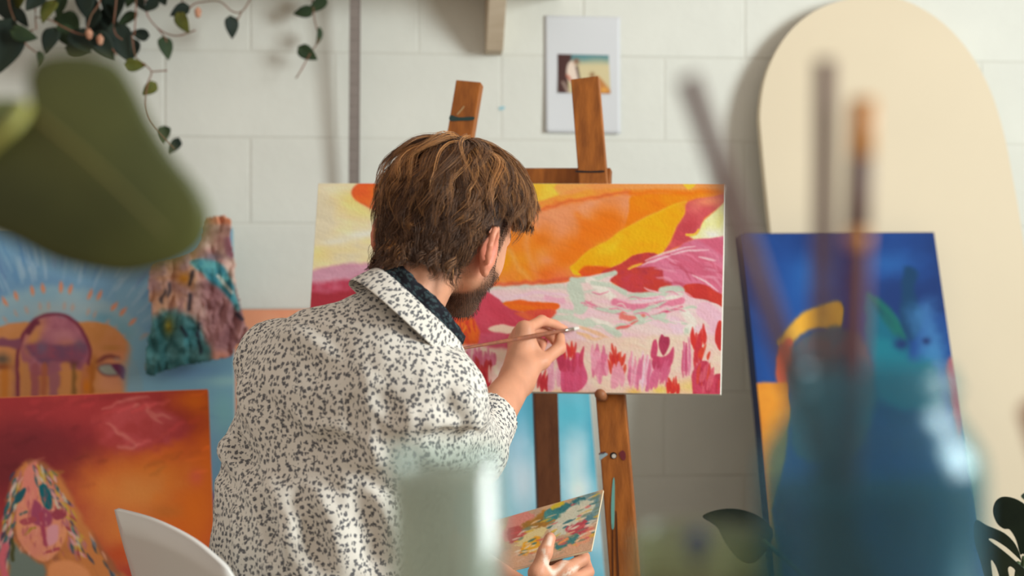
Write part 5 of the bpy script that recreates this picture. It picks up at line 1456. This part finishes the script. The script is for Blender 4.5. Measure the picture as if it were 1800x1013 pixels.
legm = material('chair_leg_wood', (186, 150, 108), .5, var=.1, scale=20)
for sf, sr in ((.18, .16), (.18, -.16), (-.13, .16), (-.13, -.16)):
    tube('leg', [chp(sf * .6 + .03, sr * .6, .345), chp(sf * 1.15 + .03, sr * 1.15, .0)], [.016, .010], legm, chair, 10)
link('leg_brace', beam('leg_brace', chp(-.09, -.11, .336), chp(.15, .11, .336), .02, .012, face=(0, 0, 1)), material('brace_metal', (70, 70, 72), .4, metallic=.8), chair)

# ------------------------------------------------------------------ leaves
def heart_leaf(name, L, Wd, curl=.12, fold=.10, n=9, m=7, drip=.0):
    """leaf hanging from its stalk at the origin: tip towards -Z, upper side towards -Y"""
    Vl = []; idx = {}
    ts = np.linspace(0, 1, n)
    def half(t):   # heart outline
        return Wd / 2 * (np.sin(np.pi * min(1, t ** .62)) ** .85) * (1 - .15 * t) if t < 1 else 0
    for i_, t in enumerate(ts):
        w = half(t); z = -L * t + .16 * L * (1 - t) * 0
        for j in range(m):
            u = -1 + 2 * j / (m - 1)
            lobe = .14 * L * (1 - t) ** 3 * min(1, abs(u) * 1.6) if t < .5 else 0
            x = u * w
            y = fold * abs(u) * w * -1 + curl * L * (t - .35) ** 2
            Vl.append((x, y, z + lobe + .02 * L * math.sin(6 * u + t * 5) * abs(u)))
    Fl = []
    for i_ in range(n - 1):
        for j in range(m - 1):
            a_ = i_ * m + j; Fl.append((a_, a_ + m, a_ + m + 1, a_ + 1))
    me = np_mesh(name, np.array(Vl), Fl)
    bm = bmesh.new(); bm.from_mesh(me); bmesh.ops.remove_doubles(bm, verts=bm.verts, dist=1e-5)
    bmesh.ops.solidify(bm, geom=bm.faces[:], thickness=L * .008)
    bm.to_mesh(me); bm.free()
    me.polygons.foreach_set('use_smooth', np.ones(len(me.polygons), dtype=bool))
    return me
vine_g = material('vine_leaf_green', (62, 78, 50), .6, col2=(46, 62, 44), scale=20, spec=.2)
vine_y = material('vine_leaf_yellow_green', (112, 112, 48), .45, col2=(84, 92, 44), scale=20, spec=.2)
vine_d = material('vine_leaf_dark', (44, 54, 42), .6, col2=(34, 46, 42), scale=20, spec=.2)
stem_m = material('vine_stem', (112, 92, 66), .6, col2=(150, 92, 78), scale=30)
protos = {}
for nm, mt in (('g', vine_g), ('y', vine_y), ('d', vine_d)):
    for v_, (c_, f_) in enumerate(((.10, .22), (.35, .05), (-.2, .35))):
        me = heart_leaf('leaf', .06, .046, c_, f_); me.materials.append(mt); protos[nm, v_] = me
zsh = zs + .022
pot_c = wall_local(np.dot(W(150, 0) - WP0, WDIR), .095, zsh)
vine = empty('trailing_plant', pot_c, 'trailing vine with heart-shaped leaves hanging from the wall shelf', 'plant')
terr = material('terracotta', (176, 104, 76), .7, var=.08, scale=20)
pm = lathe('pot', [(.0, .0), (.055, .0), (.075, .11), (.082, .11), (.082, .135), (.073, .135), (.070, .115), (.0, .112)], 32); pm.transform(Matrix.Translation(Vector(pot_c)))
link('pot', pm, terr, vine)
stems = [([(150, -130), (200, -150), (236, -60), (239, 10), (236, 62)], .16), ([(150, -130), (240, -120), (256, 5), (262, 32), (285, 55), (312, 63), (344, 53)], .13), ([(277, 50), (290, 66), (293, 74)], .12),
         ([(150, -130), (290, -110), (322, 8), (346, 5), (384, 2), (408, 20), (425, 20), (440, -2), (470, -60), (300, -120)], .10), ([(425, 20), (417, 36)], .10),
         ([(160, -130), (500, -140), (544, -20), (553, 36), (560, 68), (545, 95), (530, 122), (520, 138)], .065), ([(232, 62), (238, 98), (252, 112), (266, 126), (260, 146), (255, 172), (255, 192), (264, 216), (290, 246), (306, 262)], .16), ([(266, 126), (280, 125), (294, 124)], .16),
         ([(140, -130), (90, -120), (66, -40), (62, 20), (64, 52)], .16), ([(140, -130), (150, -60), (176, -5), (160, 28), (150, 60)], .17), ([(64, 30), (90, 36), (112, 48), (140, 60), (165, 62)], .17), ([(20, -60), (15, 0), (30, 50), (24, 66)], .15), ([(60, 52), (40, 62), (48, 80), (72, 98)], .15), ([(150, -130), (40, -140), (0, -60), (-20, 20), (6, 50)], .15), ([(150, 60), (185, 70), (205, 98)], .17), ([(150, -130), (190, -100), (205, -20), (200, 50), (215, 70)], .17)]
for pts, off in stems:
    q_ = [W(x, y, off) for x, y in pts]
    tube('stem', catmull(np.array(q_), 5), .0016, stem_m, vine, 6)
leaves = [(10, 14, 66, 'd'), (28, 2, 60, 'y'), (40, 33, 34, 'd'), (82, 20, 44, 'y'), (6, 88, 92, 'd'), (44, 62, 42, 'g'), (86, 73, 46, 'd'), (124, 44, 56, 'g'), (160, 38, 42, 'd'), (146, 78, 56, 'd'), (138, 90, 40, 'd'),
          (200, 14, 60, 'd'), (196, 44, 60, 'd'), (222, 38, 40, 'g'), (214, 78, 64, 'd'), (229, 90, 44, 'd'), (245, 60, 30, 'd'), (240, 114, 34, 'y'), (292, 87, 38, 'g'), (228, 4, 26, 'g'), (247, 6, 28, 'd'), (264, 10, 30, 'd'), (288, 2, 26, 'd'),
          (314, 20, 34, 'd'), (322, 42, 36, 'y'), (408, 50, 36, 'd'), (531, 22, 32, 'g'), (555, 10, 40, 'g'), (561, 66, 30, 'g'), (543, 95, 36, 'g'), (261, 158, 30, 'y'), (72, 106, 26, 'g'), (288, 240, 34, 'g'), (303, 258, 32, 'd'),
          (176, 60, 50, 'd'), (108, 14, 40, 'g'), (60, 2, 44, 'd'), (150, 8, 50, 'd'), (184, 84, 54, 'd'), (168, 20, 44, 'd'), (118, 66, 44, 'g'), (205, 66, 50, 'd')]
lr = random.Random(9)
edge_on = {(561, 66): 70, (555, 10): 55, (261, 158): 20, (72, 106): 65, (303, 258): 50, (302, 258): 50}
roll = {(10, 14): 20, (28, 2): -20, (82, 20): -12, (6, 88): -18, (44, 62): 70, (86, 73): -14, (292, 87): 14, (240, 114): 85, (245, 60): -100, (322, 42): 25, (408, 50): 10, (531, 22): -75, (543, 95): 50, (261, 158): -50, (288, 240): 0, (303, 258): -28, (138, 90): 80, (146, 78): 30, (561, 66): -20, (314, 20): -60, (222, 38): -40}
for k, (x, y, ln, kd) in enumerate(leaves):
    off = .065 if x > 500 else (.10 if x > 370 else .12 + lr.uniform(-.03, .06))
    c_ = W(x, y, off); s_ = ln * c_[1] / FPX / .06
    me = protos[kd, lr.randrange(3)]
    o = bpy.data.objects.new('leaf', me); COL.objects.link(o); o.parent = vine
    a_ = math.radians(-roll.get((x, y), lr.uniform(-45, 45))); yaw = math.radians(edge_on.get((x, y), lr.uniform(-35, 35))); pit = math.radians(lr.uniform(-30, 20))
    R = Matrix.Rotation(a_, 4, 'Y') @ Matrix.Rotation(yaw, 4, 'Z') @ Matrix.Rotation(pit, 4, 'X')
    M = Matrix.Translation(Vector(c_)) @ R @ Matrix.Scale(s_, 4) @ Matrix.Translation((0, 0, .03))
    o.matrix_local = Matrix.Translation(-vine.location) @ M
# pale blossoms
bl = material('vine_blossom', (176, 118, 92), .7, col2=(206, 160, 132), scale=120)
for x, y in ((157, 60), (176, 70), (348, 22)):
    c_ = W(x, y, .19); V_, F_ = tube_arrays([c_ + [0, 0, .012], c_ + [0, 0, .004], c_ - [0, 0, .008], c_ - [0, 0, .012]], [.002, .008, .006, .002], 9)
    link('blossom', np_mesh('blossom', V_, F_), bl, vine)

# ------------------------------------------------------------------ split-leaf plant on the floor, right
mon_m = material('monstera_leaf', (56, 70, 58), .65, col2=(44, 56, 48), scale=12, spec=.15)
base = np.array([.88, 2.52, 0.0])
mons = empty('split_leaf_plant', base, 'dark green split-leaf houseplant in front of the arched board', 'plant')
pm = lathe('pot', [(.0, .0), (.10, .0), (.13, .22), (.138, .22), (.138, .25), (.124, .25), (.12, .225), (.0, .22)], 36); pm.transform(Matrix.Translation(Vector(base)))
link('pot', pm, material('grey_pot', (150, 146, 140), .6), mons)
def flat_leaf(pts_px, Ys, thick=.0012):
    """outline by pixels; distance varies linearly over the leaf: Ys = Y at (x0), slope per px x, slope per px y"""
    y0, sx, sy, x0, yy0 = Ys
    o_ = catmull(np.array(pts_px, float), 4, True)
    ring = [P(x, y, y0 + sx * (x - x0) + sy * (y - yy0)) for x, y in o_]
    n_ = nrm(np.cross(ring[len(ring) // 3] - ring[0], ring[2 * len(ring) // 3] - ring[0])); n_ = n_ if n_[1] < 0 else -n_
    return prism('leaf', ring, -n_ * thick)
ML1 = [(1745, 900), (1750, 882), (1765, 874), (1790, 880), (1815, 900), (1835, 930), (1845, 970), (1830, 985), (1812, 1000), (1800, 975), (1793, 975), (1786, 950), (1775, 932), (1764, 930), (1752, 920)]
ML2 = [(1714, 916), (1735, 925), (1765, 938), (1785, 958), (1795, 985), (1786, 978), (1768, 962), (1745, 948), (1738, 950), (1762, 968), (1788, 990), (1812, 1012), (1832, 1050), (1820, 1060), (1800, 1030), (1782, 1000), (1772, 1000), (1778, 1030), (1788, 1070), (1772, 1070), (1762, 1035), (1752, 1000), (1742, 985), (1744, 1010), (1748, 1040), (1735, 1030), (1722, 985), (1712, 950)]
ML3 = [(1235, 909), (1255, 899), (1285, 895), (1315, 900), (1340, 912), (1360, 935), (1350, 965), (1325, 990), (1300, 985), (1275, 955), (1262, 930), (1250, 920)]
ML4 = [(1795, 872), (1815, 862), (1850, 866), (1860, 890), (1830, 892), (1808, 884)]
link('leaf', flat_leaf(ML1, (2.42, -.0004, .0006, 1780, 930)), mon_m, mons); link('leaf', flat_leaf(ML2, (2.36, -.0004, .0008, 1760, 980)), mon_m, mons)
link('leaf', flat_leaf(ML3, (2.45, .0002, .0007, 1300, 940)), material('monstera_leaf_dark', (40, 48, 42), .7, col2=(32, 40, 36), scale=12, spec=.12), mons); link('leaf', flat_leaf(ML4, (2.46, 0, 0, 1820, 876)), mon_m, mons)
crownp = base + [0, 0, .23]
for e in (P(1800, 980, 2.42), P(1790, 990, 2.37), P(1342, 950, 2.455), P(1840, 888, 2.46)):
    mid = (crownp * .5 + e * .5) + np.array([0, 0, .06])
    if e[0] < .6: mid = crownp * .45 + e * .55 + np.array([0, 0, -.02])
    tube('stalk', catmull(np.array([crownp, mid, e]), 8), [.006] * 9 + [.004] * 8, material('stalk_green', (70, 88, 56), .5), mons, 8)

# ------------------------------------------------------------------ table in the foreground and what stands on it
TZ = .78
table = empty('work_table', (.15, .62, 0), 'pale wooden work table carrying the glass jars', 'table')
tm = material('table_wood', (196, 176, 148), .55, col2=(180, 158, 128), scale=5, stretch=(1, 10, 10))
bx = box_mesh('table_top', 1.6, .62, .03, .003); bx.transform(Matrix.Translation((.15, .62, TZ - .015))); link('table_top', bx, tm, table)
for sx in (-.6, .9):
    for sy in (.38, .86):
        link('leg', beam('leg', (sx, sy, TZ - .03), (sx, sy, 0), .05, .05), tm, table)
def glass(name, tint, haze=(200, 210, 210), hz=.1, rough=.2, gl=.05):
    """thin blown glass: tinted see-through wall, a little haze, soft surface reflection"""
    m = bpy.data.materials.new(name); m.use_nodes = True
    nt = m.node_tree; N = nt.nodes; K = nt.links; N.remove(N['Principled BSDF'])
    tr = N.new('ShaderNodeBsdfTransparent'); tr.inputs[0].default_value = (*tint, 1)
    df = N.new('ShaderNodeBsdfTranslucent'); df.inputs[0].default_value = L4(haze); d2 = N.new('ShaderNodeBsdfDiffuse'); d2.inputs[0].default_value = L4(haze)
    dm = N.new('ShaderNodeMixShader'); K.new(df.outputs[0], dm.inputs[1]); K.new(d2.outputs[0], dm.inputs[2]); dm.inputs[0].default_value = .5
    a_ = N.new('ShaderNodeMixShader'); a_.inputs[0].default_value = hz; K.new(tr.outputs[0], a_.inputs[1]); K.new(dm.outputs[0], a_.inputs[2])
    g_ = N.new('ShaderNodeBsdfGlossy'); g_.inputs['Roughness'].default_value = rough; g_.inputs['Color'].default_value = (*[.6 + .4 * t for t in tint], 1)
    fr = N.new('ShaderNodeLayerWeight'); fr.inputs['Blend'].default_value = .25
    mu = N.new('ShaderNodeMath'); mu.operation = 'MULTIPLY_ADD'; K.new(fr.outputs['Facing'], mu.inputs[0]); mu.inputs[1].default_value = gl * 2; mu.inputs[2].default_value = gl * .4
    b_ = N.new('ShaderNodeMixShader'); K.new(mu.outputs[0], b_.inputs[0]); K.new(a_.outputs[0], b_.inputs[1]); K.new(g_.outputs[0], b_.inputs[2])
    K.new(b_.outputs[0], N['Material Output'].inputs['Surface'])
    return m
def jar(name, label, px, py_top, D, prof, cat, gmat, fill=None, fmat=None, rim_mat=None):
    """prof: (radius, height above table) outside profile from the base up; inside is offset"""
    top = P(px, py_top, D); c_ = np.array([top[0], D, TZ + .0005])
    root = empty(name, c_, label, cat)
    ins = [(max(r_ - .003, .0), max(z_, .005)) for r_, z_ in prof]
    outp = [(0, 0)] + prof + [(prof[-1][0] - .0015, prof[-1][1] + .001)] + ins[::-1] + [(0, .005)]
    me = lathe('glass_body', outp, 48); me.transform(Matrix.Translation(Vector(c_))); link('glass_body', me, gmat, root)
    if fill:
        fp = [(0, .0055)] + [(max(r_ - .0034, .001), max(z_, .0055)) for r_, z_ in prof if z_ < fill]
        rl = np.interp(fill, [z_ for _, z_ in prof], [r_ for r_, _ in prof]) - .0034
        fp += [(rl, fill), (0, fill)]
        me = lathe('water', fp, 48); me.transform(Matrix.Translation(Vector(c_))); link('water', me, fmat, root)
    return root, c_
def Hpx(py, D): return (H - (py - CY) / FPX * D) - TZ
# blue preserving jar with brushes
D1 = .60
hb = Hpx(652, D1)
bprof = [(.040, .0), (.0455, .004), (.047, .012), (.047, hb - .042), (.0455, hb - .034), (.040, hb - .025), (.0355, hb - .019), (.0345, hb - .015), (.0345, hb - .010), (.0365, hb - .009), (.0365, hb - .006), (.0345, hb - .005), (.0345, hb)]
bj, bc = jar('preserving_jar', 'blue glass preserving jar with shoulders standing on the table, brushes inside', 1530, 650, D1, bprof, 'jar', glass('blue_glass', (.66, .84, .88), (92, 146, 164), .13), hb - .05, glass('blue_water', (.62, .78, .82), (84, 122, 134), .46, .3, .02))
hnd = material('handle_mauve_brown', (110, 84, 82), .4); hnd2 = material('handle_ochre', (206, 140, 70), .4); hnd3 = material('handle_maroon', (96, 52, 58), .4)
def jar_brush(label, px0, py0, px1, py1, Dt, Db, r, mats):
    top = P(px0, py0, Dt); low = P(px1, py1, Db); d = nrm(low - top)
    t_end = (TZ + .010 - top[2]) / d[2]; end = top + d * t_end
    # stay inside the jar
    v = end[:2] - bc[:2]; rr = np.linalg.norm(v)
    if rr > .036: end[:2] = bc[:2] + v / rr * .036
    root = empty('paintbrush', end, label, 'paintbrush', 'brushes in the blue jar')
    d = nrm(end - top); Lt = np.linalg.norm(end - top)
    cuts = [0] + [c_ for c_, _ in mats[1:]] + [1]
    for i_, (c0, mt) in enumerate(mats):
        a_ = top + d * Lt * cuts[i_]; b_ = top + d * Lt * cuts[i_ + 1]
        nm = 'handle' if i_ == 0 else ('handle_band' if i_ < len(mats) - 1 else 'handle_shaft')
        tube(nm, [a_, a_ * .999 + b_ * .001, (a_ + b_) / 2, b_], [r * (.55 if i_ == 0 else 1), r, r, r], mt, root, 10)
    return root
jar_brush('slim mauve-brown brush leaning far out of the blue jar', 1208, 135, 1392, 600, .585, .60, .0044, [(0, hnd), (.5, hnd3)])
jar_brush('slim mauve-brown brush standing upright in the blue jar', 1450, 105, 1446, 560, .60, .60, .0042, [(0, hnd), (.62, hnd)])
jar_brush('brush with an ochre handle end and maroon shaft in the blue jar', 1516, 175, 1497, 620, .60, .60, .0054, [(0, hnd2), (.085, hnd), (.19, hnd2), (.215, hnd3)])
# milky water tumbler
D2 = .70
hm_ = Hpx(786, D2)
mp_ = [(.0255, .0), (.0275, .003), (.0285, .05), (.0295, hm_)]
jar('tumbler', 'tall clear tumbler of cloudy white water on the table', 785, 786, D2, mp_, 'glass', glass('clear_glass', (.90, .95, .94), (206, 222, 220), .14, .16, .08), hm_ - .014, glass('cloudy_water', (.84, .83, .78), (208, 202, 188), .72, .3, .02))
# low pale jar beside the blue one
D3 = .62
h3 = Hpx(938, D3)
jar('glass_jar', 'short pale green glass jar beside the blue jar on the table', 1226, 938, D3, [(.024, 0), (.0275, .004), (.0285, .02), (.0285, h3 - .004), (.0285, h3)], 'jar', glass('green_glass', (.88, .92, .82), (190, 198, 170), .12), h3 - .02, glass('grey_green_water', (.74, .74, .62), (172, 172, 148), .45, .3, .02))
bb = P(1226, 962, D3)
dab = empty('paint_dropper', (bb[0], bb[1], TZ + .006), 'slim stick with a blue bulb standing in the pale green jar', 'dropper')
tube('bulb', [bb + [0, 0, .008], bb + [0, 0, .004], bb - [0, 0, .003], bb - [0, 0, .008]], [.002, .0055, .0055, .002], material('bulb_blue', (60, 74, 130), .4), dab, 12)
tube('stick', [bb - [0, 0, .007], np.array([bb[0] + .006, bb[1], TZ + .007])], .0014, hnd, dab, 8)
# brown bottle edge on the right
D4 = .66
c4 = P(1822, 700, D4); h4 = Hpx(704, D4)
base4 = np.array([c4[0] + .055, D4, TZ])
bt = empty('wooden_stick', base4, 'thick brown wooden stick leaning in a small terracotta pot on the table', 'stick')
t4 = np.array([c4[0], D4, TZ + h4]); e4 = base4 + [-.004, 0, .008]
tube('stick', [e4, e4 * .5 + t4 * .5, t4 + (e4 - t4) * .02, t4], [.0095, .0095, .0095, .006], material('warm_brown_wood', (176, 112, 80), .5, var=.08, scale=40), bt, 14)
me = lathe('pot', [(0, 0), (.022, 0), (.026, .05), (.024, .05), (.021, .004), (0, .004)], 28); me.transform(Matrix.Translation(Vector(base4))); link('pot', me, terr, bt)

# ------------------------------------------------------------------ big-leaved plant in the foreground, left
fg_pot = np.array([-.50, .70, TZ + .0005])
fgp = empty('broad_leaf_plant', fg_pot, 'houseplant with a large drooping dark green leaf at the table end', 'plant')
pm = lathe('pot', [(.0, .0), (.05, .0), (.065, .10), (.071, .10), (.071, .12), (.062, .12), (.06, .10), (.0, .10)], 32); pm.transform(Matrix.Translation(Vector(fg_pot))); link('pot', pm, terr, fgp)
big_m = material('broad_leaf', (84, 88, 44), .5, col2=(64, 70, 38), scale=14, spec=.35)
vein_m = material('leaf_vein', (112, 104, 56), .5)
def big_leaf(outline, Yc, bow, mid):
    o_ = catmull(np.array(outline, float), 5, True)
    nxg_, nyg_ = 60, 60
    lo_ = o_.min(0); hi_ = o_.max(0)
    # fan mesh: rings from the midrib point outward, bowed in depth
    cpx = np.array(mid, float); rings = 10; Vb = []; n_ = len(o_)
    for k_ in range(rings + 1):
        s_ = k_ / rings
        for q_ in o_:
            px, py = cpx + (q_ - cpx) * s_
            rx = (px - lo_[0]) / (hi_[0] - lo_[0]) * 2 - 1; ry = (py - lo_[1]) / (hi_[1] - lo_[1]) * 2 - 1
            Vb.append(P(px, py, Yc + bow * (rx * rx * .6 + ry * ry) + .012 * rx))
    i_ = np.arange((rings + 1) * n_).reshape(rings + 1, n_); nx2 = np.roll(i_, -1, 1)
    F_ = np.stack([i_[:-1], i_[1:], nx2[1:], nx2[:-1]], -1).reshape(-1, 4)
    me = np_mesh('leaf', np.array(Vb), F_)
    bm = bmesh.new(); bm.from_mesh(me); bmesh.ops.remove_doubles(bm, verts=bm.verts, dist=1e-6); bmesh.ops.recalc_face_normals(bm, faces=bm.faces); bmesh.ops.solidify(bm, geom=bm.faces[:], thickness=.0008); bm.to_mesh(me); bm.free()
    me.polygons.foreach_set('use_smooth', np.ones(len(me.polygons), dtype=bool))
    return me
FD = .70
lf = link('leaf', big_leaf([(48, 190), (48, 140), (64, 108), (105, 96), (160, 98), (208, 116), (240, 162), (268, 218), (308, 280), (348, 328), (368, 372), (362, 420), (326, 456), (270, 476), (215, 484), (150, 475), (90, 458), (30, 428), (-30, 398), (-70, 330), (-60, 260), (-20, 215)], FD, .014, (120, 290)), big_m, fgp)
tube('midrib', catmull(np.array([P(46, 188, FD + .003), P(90, 225, FD - .004), P(150, 275, FD - .004), P(220, 340, FD + .001), P(290, 410, FD + .009)]), 5), np.linspace(.0017, .0005, 21), vein_m, lf, 8)
link('leaf', big_leaf([(40, 180), (10, 172), (-40, 178), (-110, 200), (-160, 250), (-120, 290), (-50, 270), (0, 235)], FD + .02, .008, (-50, 220)), big_m, fgp)
tube('petiole', catmull(np.array([P(46, 186, FD - .001), P(30, 215, FD - .012), P(-10, 250, FD - .014), P(-120, 360, FD + .0), P(-420, 700, .70), fg_pot + [.0, 0, .13]]), 6), .0028, material('petiole_green', (160, 160, 84), .5), fgp, 8)
